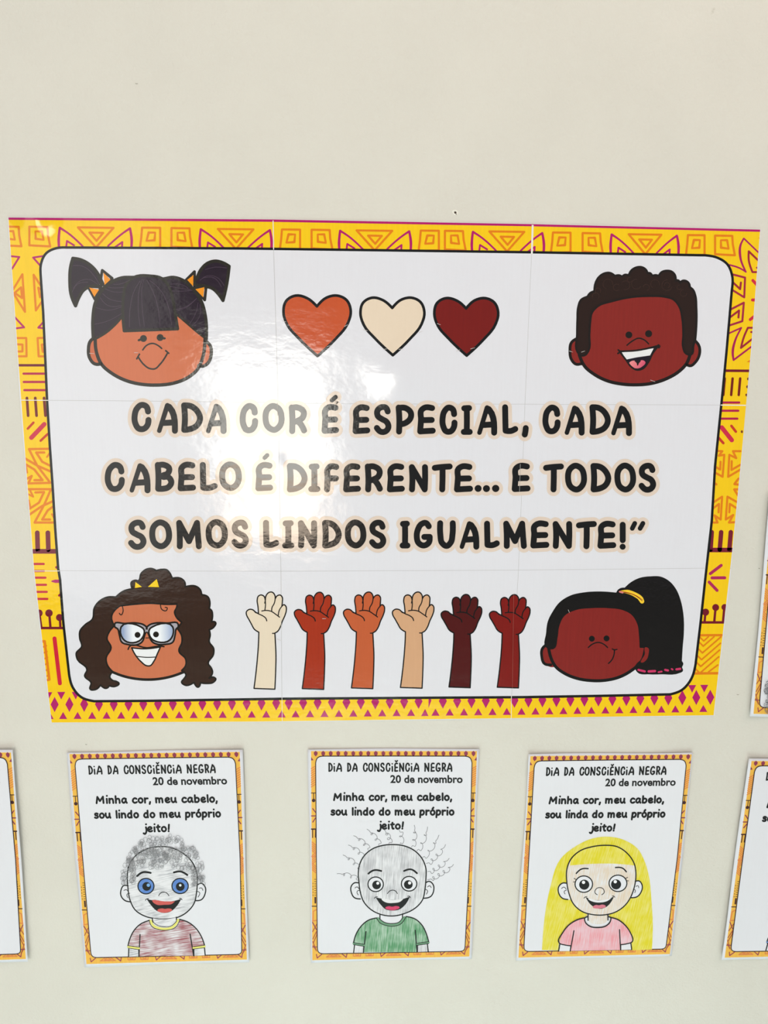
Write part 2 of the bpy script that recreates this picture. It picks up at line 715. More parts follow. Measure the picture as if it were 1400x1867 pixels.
# ------------------------------------------------------------ the large poster
OUT = [(14, 396), (497, 399.5), (971, 408), (1387, 418), (1370, 640), (1353, 830), (1336.5, 1000), (1302, 1305),
       (932, 1310), (514, 1316), (93, 1318), (61, 1040), (47, 860), (31, 640)]
po = px_wall(700, 860, .001)
POSTER = empty('cartoon_poster', (po.x, 0, po.z))
tag(POSTER, 'large glossy yellow-bordered poster with cartoon heads, hearts, raised hands and black slogan', 'poster')
PO = Vector(POSTER.location)
PS = Surf(PO, .0012)
WHITE = (226, 225, 233)
YEL, ORA, MAG, RED, MAR, BLK = (247, 202, 4), (228, 128, 20), (180, 36, 108), (196, 44, 62), (118, 34, 46), (30, 29, 28)

# nine overlapping printed sheets, trimmed and butted together
v1 = [(497, 399.5), (507, 733), (512, 1042), (514, 1316)]
v2 = [(971, 408), (957, 736), (945, 1040), (932, 1310)]
lf = [(14, 396), (36.5, 729), (61, 1041), (93, 1318)]
rt = [(1387, 418), (1360, 740), (1333, 1036), (1302, 1305)]
mid = {0: {0: [(31, 640)], 1: [(47, 860)], 2: []}, 2: {0: [(1370, 640)], 1: [(1353, 830), (1336.5, 1000)], 2: []}}
cols = [lf, v1, v2, rt]
for r in range(3):
    for c in range(3):
        a, b, d, e = cols[c][r], cols[c + 1][r], cols[c + 1][r + 1], cols[c][r + 1]
        g = .55
        ga, gb = (g if c else 0), (g if c < 2 else 0)
        gt, gd = (g if r else 0), (g if r < 2 else 0)
        poly = [(a[0] + ga, a[1] + gt), (b[0] - gb, b[1] + gt)]
        if c == 2:
            poly += mid[2][r]
        poly += [(d[0] - gb, d[1] - gd), (e[0] + ga, e[1] - gd)]
        if c == 0:
            poly += mid[0][r][::-1]
        s = Ink('sheet', PS, POSTER)
        s.fill(poly, WHITE, sm=False)
        o = s.done()
        so = o.modifiers.new('thickness', 'SOLIDIFY')
        so.thickness = .0007
        so.offset = -1


def poly_inset(P, d):
    cx = sum(p[0] for p in P) / len(P)
    cy = sum(p[1] for p in P) / len(P)
    return [(p[0] - d * (1 if p[0] > cx else -1), p[1] - d * .5 * (1 if p[1] > cy else -1)) for p in P]


CL = poly_inset(OUT, 1.2)
CLIP = Surf(PO, .0012, clip=CL)
s = Ink('printed_border', CLIP, POSTER, 1)
s.fill(OUT, YEL, sm=False)
BORD = s
s.done()
B1 = Surf(PO, .0012, clip=CL)


def motif(name='border_motif', f=IDF):
    k = Ink(name, B1, BORD.obj, 2, f)
    return k


def one_level(k, fn):
    fn(k)
    k.done()


# magenta line along the top edge
k = motif('border_line')
k.stroke([(10, 398.5), (497, 402.2), (971, 410.4), (1392, 420.6)], 4.6, MAG, sm=False)
k.done()
k = motif('border_line')
k.stroke([(10, 666), (85, 666)], 4.6, MAR)
k.done()
k = motif('border_line')
k.stroke([(1316, 675.8), (1372, 676.2)], 4.8, MAR)
k.done()


def ty(x):   # top of the top-row motifs
    return np.interp(x, [14, 250, 520, 900, 1010, 1300], [413, 415, 418.5, 421.5, 424, 429.5])


def sqB(x, s=1.):
    y = ty(x)
    k = motif()
    k.stroke([(x, y), (x + 33 * s, y + .3), (x + 33 * s, y + 36), (x - 4 * s, y + 37), (x - 1.5 * s, y + 18)], 4.0, ORA, closed=True, sm=False)
    k.stroke([(x + 12 * s, y + 9), (x + 24 * s, y + 9), (x + 22.5 * s, y + 23), (x + 8 * s, y + 24)], [4.6, 3.2, 4.4, 3.4], ORA, closed=True, sm=False)
    k.done()


def sqC(x, s=1.):
    y = ty(x)
    k = motif()
    k.stroke([(x, y), (x + 33 * s, y + .6), (x + 34 * s, y + 16), (x + 38 * s, y + 36), (x, y + 34)], 4.0, ORA, closed=True, sm=False)
    k.stroke([(x + 11 * s, y + 8.5), (x + 23 * s, y + 8.5), (x + 26 * s, y + 24), (x + 11.5 * s, y + 22)], [3.2, 4.2, 3.4, 4.4], ORA, closed=True, sm=False)
    k.done()


def tri(x, s=1.):
    y = ty(x)
    k = motif()
    k.stroke([(x, y + .5), (x + 65 * s, y + 1.4), (x + 33 * s, y + 37)], 3.9, ORA, closed=True, sm=False)
    k.stroke([(x + 21 * s, y + 10), (x + 46 * s, y + 10.5), (x + 34 * s, y + 25)], 3.9, ORA, closed=True, sm=False)
    k.done()


def leafL(x, s=1.):
    y = ty(x) + 1.5
    k = motif()
    k.stroke([(x - 1, y + 40), (x - 2, y + 22), (x, y, K), (x + 14 * s, y + 9), (x + 42 * s, y + 34)], [4.2, 5.0, 4.2, 3.6, 3.4], MAG)
    k.stroke([(x + 11 * s, y + 40), (x + 13 * s, y + 24, K), (x + 26 * s, y + 32)], 3.5, MAG)
    k.done()


def leafR(x, s=1.):
    y = ty(x) + 1.5
    k = motif()
    k.stroke([(x + 2, y + 40), (x + 3, y + 20), (x, y, K), (x - 12 * s, y + 8), (x - 40 * s, y + 32)], [4.2, 5.0, 4.2, 3.6, 3.4], MAG)
    k.stroke([(x - 15 * s, y + 38), (x - 14 * s, y + 25, K), (x - 27 * s, y + 34)], 3.5, MAG)
    k.done()


sqC(1, 1)
sqC(53.5, 1)
leafL(109)
tri(142)
leafR(237)
sqB(259)
sqC(312.5)
leafL(366)
tri(397)
leafR(492)
sqB(514)
sqC(568)
leafL(620)
tri(650)
leafR(746)
sqB(767)
sqC(811)
leafL(862)
tri(892, .98)
leafR(988.5, .98)
sqB(1008, .97)
sqC(1062, .97)
leafL(1115, .95)
tri(1146, .92)
leafR(1234, .93)
sqB(1254, .92)
sqC(1303.5, .95)

# left column, traced in patch [0,380,440]
F1 = Frame(0, 380, 440)
k = motif(f=F1)
k.stroke([(40, 275), (112, 282, K), (70, 350)], 3.5, MAG, sm=False)
k.stroke([(260, 275), (192, 285, K), (245, 345)], 3.5, MAG, sm=False)
k.stroke([(80, 625), (140, 690, K), (90, 696)], 3.5, MAG, sm=False)
k.stroke([(260, 650), (222, 692, K), (265, 696)], 3.5, MAG, sm=False)
k.done()
k = motif(f=F1)
k.stroke([(130, 382), (70, 480), (145, 600)], 3.9, ORA, closed=True, sm=False)
k.stroke([(122, 458), (85, 490), (128, 520)], 3.9, ORA, closed=True, sm=False)
k.stroke([(195, 385), (208, 592), (270, 500)], 3.9, ORA, closed=True, sm=False)
k.stroke([(222, 460), (232, 515), (262, 485)], 3.9, ORA, closed=True, sm=False)
k.stroke([(60, 752), (152, 752), (154, 858), (70, 858)], 3.9, ORA, sm=False)
k.stroke([(90, 788), (130, 790), (130, 830), (90, 830)], 3.9, ORA, sm=False)
k.stroke([(280, 750), (218, 752), (224, 858), (280, 858)], 3.9, ORA, sm=False)
k.stroke([(280, 788), (242, 790), (248, 832), (280, 832)], 3.9, ORA, sm=False)
k.done()
F4 = Frame(10, 640, 160, 729)


def bars(L, w, col, f):
    for a in L:
        k = motif('border_bar', f)
        k.stroke([a[:2], a[2:]], w, col, sm=False)
        k.done()


bars([(150, 188, 330, 188), (152, 257, 330, 257), (157, 325, 335, 325)], 4.2, (182, 38, 76), F4)
bars([(178, 390, 188, 537), (247, 390, 258, 537), (320, 390, 332, 537)], 5.0, (120, 38, 38), F4)
bars([(185, 645, 232, 595), (292, 745, 350, 690)], 4.4, (200, 60, 40), F4)
bars([(215, 720, 322, 608)], 8.2, (205, 50, 76), F4)
k = motif(f=F4)
k.stroke([(370, 812), (195, 815), (262, 950), (372, 1095), (190, 1100), (218, 1038), (178, 1062)], 4.2, ORA, sm=False)
k.stroke([(150, 885), (270, 955), (385, 1005)], 4.3, ORA, sm=False)
k.stroke([(322, 843), (255, 843), (305, 920), (375, 955)], 4.2, ORA, sm=False)
k.stroke([(345, 880), (365, 850)], 3.4, ORA, sm=False)
k.stroke([(165, 940), (240, 985), (308, 1073), (240, 1073)], 4.2, ORA, sm=False)
k.stroke([(168, 945), (180, 1010)], 3.4, ORA, sm=False)
k.done()
k = motif(f=F4)
k.stroke([(180, 1148), (378, 1148), (320, 1280), (242, 1425), (410, 1425)], 4.2, ORA, sm=False)
k.stroke([(195, 1362), (300, 1290), (400, 1245)], 4.3, ORA, sm=False)
k.stroke([(248, 1175), (320, 1172), (278, 1260), (200, 1310)], 4.2, ORA, sm=False)
k.stroke([(200, 1150), (230, 1210), (190, 1190)], 3.4, ORA, sm=False)
k.stroke([(398, 1290), (350, 1325), (305, 1400), (370, 1400)], 4.2, ORA, sm=False)
k.stroke([(385, 1355), (405, 1390)], 3.4, ORA, sm=False)
k.stroke([(193, 1240), (203, 1290)], 3.4, ORA, sm=False)
k.done()
bars([(264, 1510, 268, 1650), (352, 1510, 356, 1650)], 8.6, (122, 36, 54), F4)
k = motif('border_line', F4)
k.stroke([(205, 1664), (440, 1664)], 8.6, (122, 36, 54), sm=False)
k.done()
F7 = Frame(30, 1000, 160, 934)
bars([(150, 165, 290, 165), (150, 240, 292, 240), (180, 311, 308, 311), (180, 387, 314, 387), (180, 462, 322, 462), (190, 537, 328, 537)], 4.2, RED, F7)
k = motif('border_motif', F7)
k.stroke([(378, 349), (410, 349), (470, 349)], [2.5, 6, 6], MAG, sm=False)
k.stroke([(425, 200), (460, 222)], 4.5, (160, 40, 60), sm=False)
k.stroke([(455, 500), (490, 475)], 4.5, (160, 40, 60), sm=False)
k.done()


def lollipops(f, dots, stems, base):
    k = motif('border_motif', f)
    for (x, y, r) in dots:
        k.disc(x, y, r, (118, 34, 46))
    for a in stems:
        k.stroke([a[:2], a[2:]], 4.4, (118, 34, 46), sm=False)
    k.stroke(base, 4.6, (118, 34, 46), sm=False)
    k.done()


lollipops(F7, [(240, 688, 39), (346, 688, 40), (458, 735, 38)], [(245, 700, 265, 845), (350, 700, 362, 845), (462, 740, 468, 845)], [(225, 847), (530, 847)])
bars([(405, 958, 462, 1435)], 7.4, (206, 42, 62), F7)
k = motif(f=F7)
k.stroke([(268, 990), (300, 988), (350, 1395), (330, 1400)], 4.6, ORA, sm=False)
for j in range(6):
    k.stroke([(280 + 8 * j, 1050 + 62 * j), (318 + 6 * j, 1035 + 62 * j)], 3, ORA, sm=False)
k.stroke([(540, 1030), (585, 1395)], 4.6, ORA, sm=False)
k.stroke([(520, 990), (555, 1230)], 2.5, ORA, sm=False)
k.done()

# right column
F8 = Frame(1260, 390, 140, 934)
TM = (166, 46, 70)
k = motif(f=F8)
k.stroke([(850, 500), (640, 298, K), (600, 380), (600, 540), (665, 705, K), (590, 660), (460, 620)], [3, 3.4, 4.8, 3.6, 3, 3.2, 3.2], (172, 38, 96))
k.stroke([(840, 590), (700, 455, K), (700, 560), (745, 708, K), (830, 708)], 3.7, (160, 44, 60))
k.stroke([(800, 655), (840, 655)], 3.7, (160, 44, 60))
k.stroke([(500, 735), (655, 775, K), (645, 1015, K), (500, 925)], 3.8, TM, sm=False)
k.stroke([(505, 830), (595, 915, K), (605, 835)], 3.8, (160, 44, 60), sm=False)
k.stroke([(475, 1165), (640, 1080, K), (622, 1305, K), (470, 1355)], 3.8, TM, sm=False)
k.stroke([(470, 1260), (582, 1175, K), (575, 1260)], 3.8, (160, 44, 60), sm=False)
k.stroke([(465, 1450), (610, 1385, K), (535, 1540), (505, 1680), (515, 1778, K), (745, 1605)], [3, 3.2, 4, 4.6, 4, 3.2], (172, 38, 90))
k.stroke([(790, 1385), (690, 1385, K), (640, 1500), (605, 1630, K), (770, 1500)], 3.7, (160, 44, 60))
k.stroke([(730, 1437), (790, 1437)], 3.7, (160, 44, 60))
k.done()
bars([(750, 810, 800, 865), (745, 1047, 800, 1047), (718, 1285, 790, 1230)], 5.6, (208, 50, 70), F8)
k = motif(f=F8)
k.fill([(815, 290), (850, 285), (850, 320)], ORA, sm=False)
k.done()
k = motif(f=F8)
k.fill([(675, 1800), (740, 1760), (740, 1810)], ORA, sm=False)
k.done()
F5 = Frame(1240, 640, 160, 729)
bars([(370, 228, 358, 365), (435, 228, 423, 365), (498, 228, 486, 365)], 4.6, (120, 38, 30), F5)
for x, y in ((564, 232), (557, 297), (550, 365), (512, 670)):
    k = motif('border_dot', f=F5)
    k.disc(x, y, 9, (120, 60, 40), ry=12)
    k.done()
bars([(340, 428, 490, 428), (330, 496, 482, 496), (325, 562, 474, 562)], 4.2, (178, 40, 80), F5)
bars([(345, 635, 428, 740)], 8.2, (205, 50, 76), F5)
bars([(425, 622, 462, 670), (318, 720, 358, 765)], 4.8, (200, 60, 45), F5)
k = motif(f=F5)
k.stroke([(300, 830), (350, 832), (320, 870), (366, 862), (352, 1045), (290, 1010)], 3.9, ORA, sm=False)
k.stroke([(335, 920), (332, 985), (290, 960)], 3.9, ORA, sm=False)
k.stroke([(500, 832), (438, 832), (465, 890), (408, 862), (398, 1045), (500, 985)], 3.9, ORA, sm=False)
k.stroke([(428, 915), (426, 988), (500, 945)], 3.9, ORA, sm=False)
k.stroke([(485, 1060), (450, 1105), (485, 1110)], 4.2, ORA, sm=False)
k.stroke([(290, 1100), (300, 1108)], 4.2, ORA, sm=False)
k.done()
k = motif(f=F5)
k.stroke([(485, 1150), (448, 1150), (480, 1200)], 4.2, ORA, sm=False)
k.stroke([(280, 1255), (348, 1210), (336, 1400), (285, 1365), (310, 1425), (275, 1425)], 3.9, ORA, sm=False)
k.stroke([(270, 1310), (322, 1270), (318, 1340)], 3.9, ORA, sm=False)
k.stroke([(480, 1260), (392, 1210), (378, 1400), (440, 1362), (405, 1425), (465, 1422)], 3.9, ORA, sm=False)
k.stroke([(475, 1310), (412, 1270), (408, 1340)], 3.9, ORA, sm=False)
k.done()
bars([(262, 1505, 252, 1650), (340, 1505, 328, 1650), (420, 1505, 408, 1650)], 8.2, (122, 36, 54), F5)
k = motif('border_line', F5)
k.stroke([(235, 1653), (445, 1653)], 8.4, (122, 36, 54), sm=False)
k.done()
F6 = Frame(1240, 1000, 160, 934)
bars([(320, 268, 436, 180), (338, 313, 474, 312), (308, 358, 392, 446)], 5.6, (178, 46, 96), F6)
lollipops(F6, [(270, 678, 38), (377, 628, 37), (472, 625, 34)], [(268, 690, 258, 785), (375, 640, 362, 785), (468, 640, 455, 785)], [(200, 787), (460, 787)])
k = motif(f=F6)
k.stroke([(190, 924), (440, 922)], 4.4, ORA, sm=False)
k.stroke([(150, 1330), (400, 1328)], 4.6, ORA, sm=False)
k.stroke([(205, 940), (250, 985), (300, 940)], 2.7, ORA, sm=False)
for j in range(5):
    y = 1040 + 72 * j
    x = 245 - 9 * j
    top = max(y - 175, 940)
    k.stroke([(x - 75, y - 75), (x, y), (x + (y - top) * 1.15, top)], 2.9, ORA, sm=False)
k.stroke([(300, 1315), (400, 1240)], 2.9, ORA, sm=False)
k.done()


# diamonds and triangles along the bottom
def tipy(x):
    return np.interp(x, [99, 516, 960, 1295], [1298.5, 1295.5, 1290.5, 1285.3])


dx = [99.6 + 26.93 * i for i in range(16)] + [526.3 + 26.3 * i for i in range(10)] + [807.3 + 26.1 * i for i in range(5)] + [937.8 + 25.5 * i for i in range(15)]
tx = [90.5] + [115 + 26.3 * i for i in range(16)] + [539 + 26.3 * i for i in range(9)] + [774.5, 793.9, 819.8] + [845.7 + 26 * i for i in range(4)] + [950.5 + 25.5 * i for i in range(14)]
tx = [90.5] + [115 + 26.45 * i for i in range(15)] + [513.5] + [538.9 + 26.3 * i for i in range(9)] + [793.8 + 26 * i for i in range(6)] + [950.6 + 25.5 * i for i in range(14)]
for x in dx:
    t = tipy(x)
    k = motif('border_diamond')
    k.fill([(x, t - 28), (x + 7.4, t - 14), (x, t), (x - 7.4, t - 14)], MAG, sm=False)
    k.done()
for x in tx:
    t = tipy(x) + 12.6
    k = motif('border_triangle')
    k.fill([(x, t - 13), (x + 7.4, t), (x - 7.4, t)], MAG, sm=False)
    k.done()
k = motif('border_diamond')
k.fill([(781.2, 1265), (786.5, 1277), (781.2, 1291)], MAG, sm=False)
k.done()
k = motif('border_triangle')
k.fill([(775, 1292.5), (781, 1305.4), (767.6, 1305.6)], MAG, sm=False)
k.done()
for (x, y) in ((88, 1262), (111.6, 1261.5), (138, 1261.5), (1261.7, 1249), (1283.8, 1248.6)):
    k = motif('border_triangle')
    k.fill([(x - 7.4, y), (x + 7.4, y), (x, y + 14)], MAG, sm=False)
    k.done()

# white rounded panel and its black outline
PANEL = [(120, 451.3, K), (440, 453, K), (970, 460, K), (1286, 465.5, K), (1308, 470), (1326, 482), (1334.5, 502), (1334, 530, K), (1324.5, 640, K), (1315.7, 730, K),
         (1303.5, 850, K), (1297.5, 950, K), (1286.5, 1048, K), (1277, 1135.7, K), (1268, 1211, K), (1260, 1238), (1243, 1258), (1222, 1266, K), (1095, 1268.7, K), (960, 1271, K), (516, 1274, K), (270, 1277.8, K),
         (172, 1278.5, K), (148, 1271), (132, 1252), (126, 1230, K), (115.5, 1136, K), (109.5, 1057, K), (106, 1036, K), (101, 969, K), (95.6, 881.5, K), (91, 815.6, K), (85.7, 728, K), (82.4, 651, K),
         (78.6, 568, K), (74, 500, K), (75, 480), (84, 462), (100, 453.3), (112, 451.3)]
k = Ink('printed_panel', PS, POSTER, 9)
k.fill(PANEL, WHITE)
k.done()
kp = k.child('panel_outline')
kp.stroke(PANEL, 4.6, BLK, closed=True)
kp.done()

# pale paper margins showing where the sheets meet
SEAM = (236, 232, 226)
for L, w in (([(497.8, 402), (498.8, 455)], 1.6), ([(971, 410), (969.5, 463)], 3.4), ([(36, 729.5), (88, 730)], 1.5), ([(1314, 738.5), (1360, 739)], 1.8),
             ([(62, 1041), (108, 1041)], 1.3), ([(514, 1272), (514.5, 1316)], .9), ([(932.3, 1268), (932, 1311)], 1.0)):
    k = Ink('sheet_margin', PS, POSTER, 13)
    k.stroke(L, w, SEAM, sm=False, cap=False)
    k.done()
GAP = (190, 188, 191)
for L, w in (([(498.8, 456), (505, 660), (507, 733), (509, 850), (512, 1042), (514, 1272)], .8), ([(969, 463), (957, 736), (951, 900), (945, 1040), (932.6, 1270)], .6),
             ([(88, 730), (240, 731), (508, 734)], .7), ([(508, 735), (700, 736.5), (957, 737), (1314, 738.5)], .6),
             ([(108, 1040.5), (511, 1041.5)], .6), ([(511, 1041.5), (945, 1039.5), (1286, 1036)], .6)):
    k = Ink('sheet_joint', PS, POSTER, 12)
    k.stroke(L, w, ink(GAP), sm=False, cap=False)
    k.done()

# ---------------- slogan
FT = {'a': Frame(160, 700, 400), 'b': Frame(500, 700, 400), 'c': Frame(840, 700, 400)}
SL = [
 'a C 278 115 410 308', 'a A 437 115 575 318', 'a D 590 118 735 312', 'a A 750 120 885 320', 'a C 968 122 1090 315', 'a O 1115 122 1255 312',
 'b R 88 132 213 320', 'b E 300 130 413 318', 'b E 498 132 612 320', 'b S 633 130 748 325', 'b P 770 132 896 323', 'b E 910 132 1030 322', 'b C 1053 132 1172 325',
 'b I 1188 135 1268 325', 'c A 100 130 232 330', 'c L 258 130 368 322', 'c , 385 262 437 342', 'c C 520 132 640 322', 'c A 658 132 790 330', 'c D 815 130 957 325', 'c A 955 132 1092 333',
 'a C 107 498 240 690', 'a A 262 500 400 698', 'a B 423 498 552 688', 'a E 572 498 690 685', 'a L 708 498 830 685', 'a O 838 495 982 683', 'a E 1068 500 1182 685',
 'b D 75 505 212 692', 'b I 215 508 295 690', 'b F 315 508 417 692', 'b E 438 508 553 692', 'b R 573 508 697 692', 'b E 717 508 833 692', 'b N 855 512 985 692', 'b T 1005 508 1138 692', 'b E 1145 508 1268 692',
 'c E 323 505 445 690', 'c T 525 508 658 692', 'c O 665 503 805 693', 'c D 822 505 960 692', 'c O 980 502 1118 693', 'c S 1132 505 1247 693',
 'a S 255 868 375 1058', 'a O 392 865 537 1055', 'a M 560 868 732 1055', 'a O 752 863 893 1050', 'a S 915 868 1028 1050', 'a L 1112 868 1222 1048',
 'b I 48 870 130 1050', 'b N 147 870 277 1050', 'b D 300 868 430 1050', 'b O 450 865 587 1050', 'b S 603 868 715 1052', 'b I 798 873 870 1050', 'b G 890 868 1015 1050', 'b U 1037 870 1162 1053', 'b A 1178 870 1308 1058',
 'c L 143 873 250 1050', 'c M 267 873 425 1053', 'c E 442 873 565 1050', 'c N 582 875 715 1053', 'c T 735 875 868 1055', 'c E 870 875 992 1052', 'c ! 1008 880 1058 1058']
HALO = ink((224, 206, 193))
LETK = ink((26, 25, 25))
jobs = []
for e in SL:
    f, ch, *b = e.split()
    b = [float(v) for v in b]
    wd = 38.0
    jobs.append((ch, FT[f], glyph_strokes(ch, *b, wd / 2), wd))
for f, pts, w in (('b', [(391, 84), (368, 104)], 28), ('a', [(1145, 455), (1128, 472)], 26),
                  ('c', [(1110, 890), (1094, 922)], 30), ('c', [(1162, 890), (1144, 922)], 30)):
    jobs.append(('accent', FT[f], [pts], w))
for x, y, r in ((110, 667, 22), (163, 668, 22), (222, 667, 23)):
    jobs.append(('dot', FT['c'], [[(x, y), (x + 1, y)]], 2 * r))
for ji, (ch, f, S, wd) in enumerate(jobs):
    if ji in (0, 21, 43):
        if ji:
            halo.done('pale beige halo around the letters', kind='stuff')
        halo = Ink('slogan_halo', PS, POSTER, 14)
        halo.step = 2e-6
    halo.f = f
    halo.level = 14 * PS.dz + (ji % 2) * 70e-6
    for st in S:
        halo.stroke(st, (wd + 48) * f.k, HALO, closed=ch == 'O')
halo.done('pale beige halo around the letters', kind='stuff')
for ch, f, S, wd in jobs:
    k = Ink('letter' if len(ch) == 1 and ch.isalpha() else 'punctuation_mark', PS, POSTER, 24, f)
    for st in S:
        if ch == 'A' and len(st) == 4:
            w_ = [wd * f.k * v for v in (.75, 1.05, 1.05, 1.0)]
            q = smooth(st, False)
            k.stroke(q, list(np.interp(np.linspace(0, 3, len(q)), range(4), w_)), LETK, sm=False)
            c = [st[0], st[1], st[3]]
        else:
            k.stroke(st, wd * f.k, LETK, closed=ch == 'O')
    k.done()

# ---------------- hearts
FH = Frame(440, 380, 540)


def heart(cx, cy, rgb, label, k_=1.):
    def P(x, y):
        return (cx + x * k_, cy + y * k_)
    pts = [P(0, -92) + (K,), P(45, -133), P(95, -143), P(140, -122), P(160, -70), P(145, -10), P(85, 65), P(3, 143) + (K,),
           P(-85, 60), P(-140, -5), P(-158, -65), P(-145, -118), P(-100, -143), P(-45, -130)]
    h = Ink('printed_heart', PS, POSTER, 14, FH)
    h.fill(pts, rgb)
    h.done(label)
    o = h.child('heart_outline')
    o.stroke(pts, 5, BLK, closed=True)
    o.done()
    return h


heart(357, 555, (199, 88, 52), 'orange-brown heart')
heart(713, 558, (231, 212, 191), 'cream heart', .95)
heart(1062, 560, (122, 36, 22), 'dark red-brown heart', .95)

# ---------------- raised hands, traced in patch [440,1060,280]
HAND = [(600, 465, K), (560, 440), (530, 390), (505, 345), (488, 315), (484, 280), (510, 258), (545, 262), (575, 288), (597, 292, K),
        (592, 230), (585, 170), (595, 138), (620, 126), (645, 135), (660, 172, K), (672, 125), (695, 103), (725, 101), (750, 130), (753, 160, K), (775, 132), (800, 127), (818, 145), (820, 185), (815, 230, K),
        (835, 215), (852, 228), (857, 265), (845, 310), (820, 365), (800, 420), (775, 458), (750, 473, K), (755, 560), (760, 680), (758, 800), (750, 985, K), (555, 978, K), (575, 820), (592, 640), (598, 540)]
CREASE = [[(545, 262), (590, 295), (640, 318), (665, 338), (674, 362)], [(628, 272), (670, 267), (715, 275), (755, 300), (793, 328)],
          [(660, 172), (662, 215), (656, 268)], [(753, 160), (745, 200), (722, 245), (720, 275)], [(815, 230), (793, 262), (782, 312)], [(728, 476), (750, 476)], [(663, 165), (655, 200)]]


def hand(ox, oy, rgb, label, sx=1., sy=1., dark=(36, 22, 20)):
    f = Frame(440, 1060, 280)
    def T(p):
        return ((p[0] - 484) * sx + ox, (p[1] - 100) * sy + oy) + tuple(p[2:])
    h = Ink('printed_hand', PS, POSTER, 14, f)
    P = [T(p) for p in HAND]
    h.fill(P, rgb)
    h.done(label)
    o = h.child('hand_outline')
    o.stroke(P, 2.3, dark, closed=True)
    for c in CREASE:
        o.stroke([T(p) for p in c], 2.0, dark)
    o.done()


SC5 = 550 / 280.   # units of the strip patch [430,1040,550] to this patch
hand(46, 98, (231, 215, 194), 'cream raised hand and forearm', .975, 1.0)
hand(484, 100, (168, 57, 36), 'brick-red raised hand and forearm')
hand(932, 98, (196, 98, 62), 'orange-brown raised hand and forearm', 1., .995)
hand((430 + 727 * .39286 - 440) * 5, 98, (213, 167, 131), 'light tan raised hand and forearm', 1.01, .99)
hand((430 + 953 * .39286 - 440) * 5, 120, (84, 22, 18), 'darkest maroon raised hand and forearm', .99, .96, (24, 14, 14))
hand((430 + 1177 * .39286 - 440) * 5, 122, (128, 36, 26), 'dark brick-red raised hand and forearm', .99, .96, (24, 16, 14))

def sub(parent, name, bump, cmds, label=None):
    k = parent.child(name, bump)
    for c in cmds:
        getattr(k, c[0])(*c[1:-1], **c[-1]) if isinstance(c[-1], dict) else getattr(k, c[0])(*c[1:])
    k.done(label)
    return k


# ---------------- girl with bunches (top left), patch [100,460,340]
FG = Frame(100, 460, 340)
OL = (50, 47, 41)
HP = (47, 36, 47)
h = Ink('printed_girl_head', PS, POSTER, 14, FG)
FACE1 = [(290, 560), (283, 480), (300, 390), (370, 300), (460, 240), (560, 225), (720, 220), (890, 228), (990, 270), (1070, 350), (1125, 450), (1133, 600),
         (1120, 760), (1080, 870), (980, 945), (860, 990), (740, 1000), (620, 992), (500, 955), (400, 890), (330, 800), (300, 690)]
h.fill([(310, 640), (268, 665), (252, 730), (262, 795), (300, 838), (355, 838), (350, 720)], (203, 108, 74))
h.fill([(1120, 665), (1165, 700), (1173, 770), (1150, 830), (1110, 855), (1060, 850), (1090, 740)], (203, 108, 74))
h.fill(FACE1, (206, 114, 79))
h.done('cartoon girl head with dark bunches and straight fringe')
sub(h, 'ear', 1, [('stroke', [(300, 640), (268, 665), (252, 730), (262, 795), (300, 838), (345, 838)], 6, OL)])
sub(h, 'ear', 1, [('stroke', [(1130, 665), (1165, 700), (1173, 770), (1150, 830), (1110, 855), (1080, 850)], 6, OL)])
o = h.child('head_outline')
o.stroke([(303, 640), (310, 740), (350, 840), (430, 910), (540, 965), (660, 992), (760, 997), (880, 985), (990, 945), (1070, 880), (1110, 790), (1127, 650)], 6.2, OL)
o.done()
hr = h.child('hair', 2)
side = [(288, 640, K), (285, 500), (300, 390), (345, 295), (400, 240), (500, 192), (600, 188), (720, 180), (800, 200), (890, 188), (970, 215), (1040, 280), (1100, 370), (1130, 480), (1137, 650, K),
        (1060, 590), (985, 525), (920, 470, K), (505, 480, K), (450, 545), (380, 605)]
hr.fill(side, HP)
for tail in ([(135, 45), (190, 55), (270, 100), (330, 175), (345, 230, K), (330, 245), (240, 268, K), (200, 310), (155, 400, K), (125, 330), (112, 210), (122, 80)],
             [(1065, 190, K), (1100, 125), (1150, 80), (1210, 66), (1260, 78), (1308, 105, K), (1290, 240), (1262, 362, K), (1225, 310), (1180, 270), (1140, 255), (1060, 245)]):
    hr.fill(tail, HP)
hr.stroke([(135, 45), (190, 55), (270, 100), (330, 175), (350, 240)], 6, OL)
hr.stroke([(135, 45, K), (118, 110), (112, 210), (125, 330), (155, 402, K), (185, 330), (215, 285), (250, 262), (345, 255)], 6, OL)
hr.stroke([(1065, 200, K), (1100, 125), (1150, 80), (1210, 66), (1260, 78), (1308, 105, K), (1290, 240), (1262, 362, K), (1225, 310), (1180, 270), (1130, 255), (1050, 245)], 6, OL)
hr.stroke(side[:15], 6, OL)
hr.stroke([(1137, 650), (1060, 590), (985, 525), (920, 470)], 4.5, OL)
hr.stroke([(303, 650), (380, 605), (450, 545), (508, 478)], 4.5, OL)
hr.done()
fr = hr.child('fringe', 2)
FRP = [(520, 590, K), (510, 470), (515, 330), (535, 240), (590, 190), (720, 178), (800, 195), (850, 245), (885, 350), (900, 440), (922, 575, K)]
fr.fill(FRP, HP)
fr.stroke(FRP, 5.5, OL, closed=True)
STR = (74, 60, 74)
for s_ in ([(560, 560), (565, 420), (600, 280), (640, 215)], [(640, 555), (625, 400), (640, 250), (655, 205)], [(672, 555), (655, 400), (655, 260), (668, 205)],
           [(790, 555), (770, 400), (720, 260), (690, 210)], [(875, 545), (850, 400), (790, 280), (710, 210)]):
    fr.stroke(s_, 1.2, STR)
fr.done()
st = hr.child('hair_strand', 3)
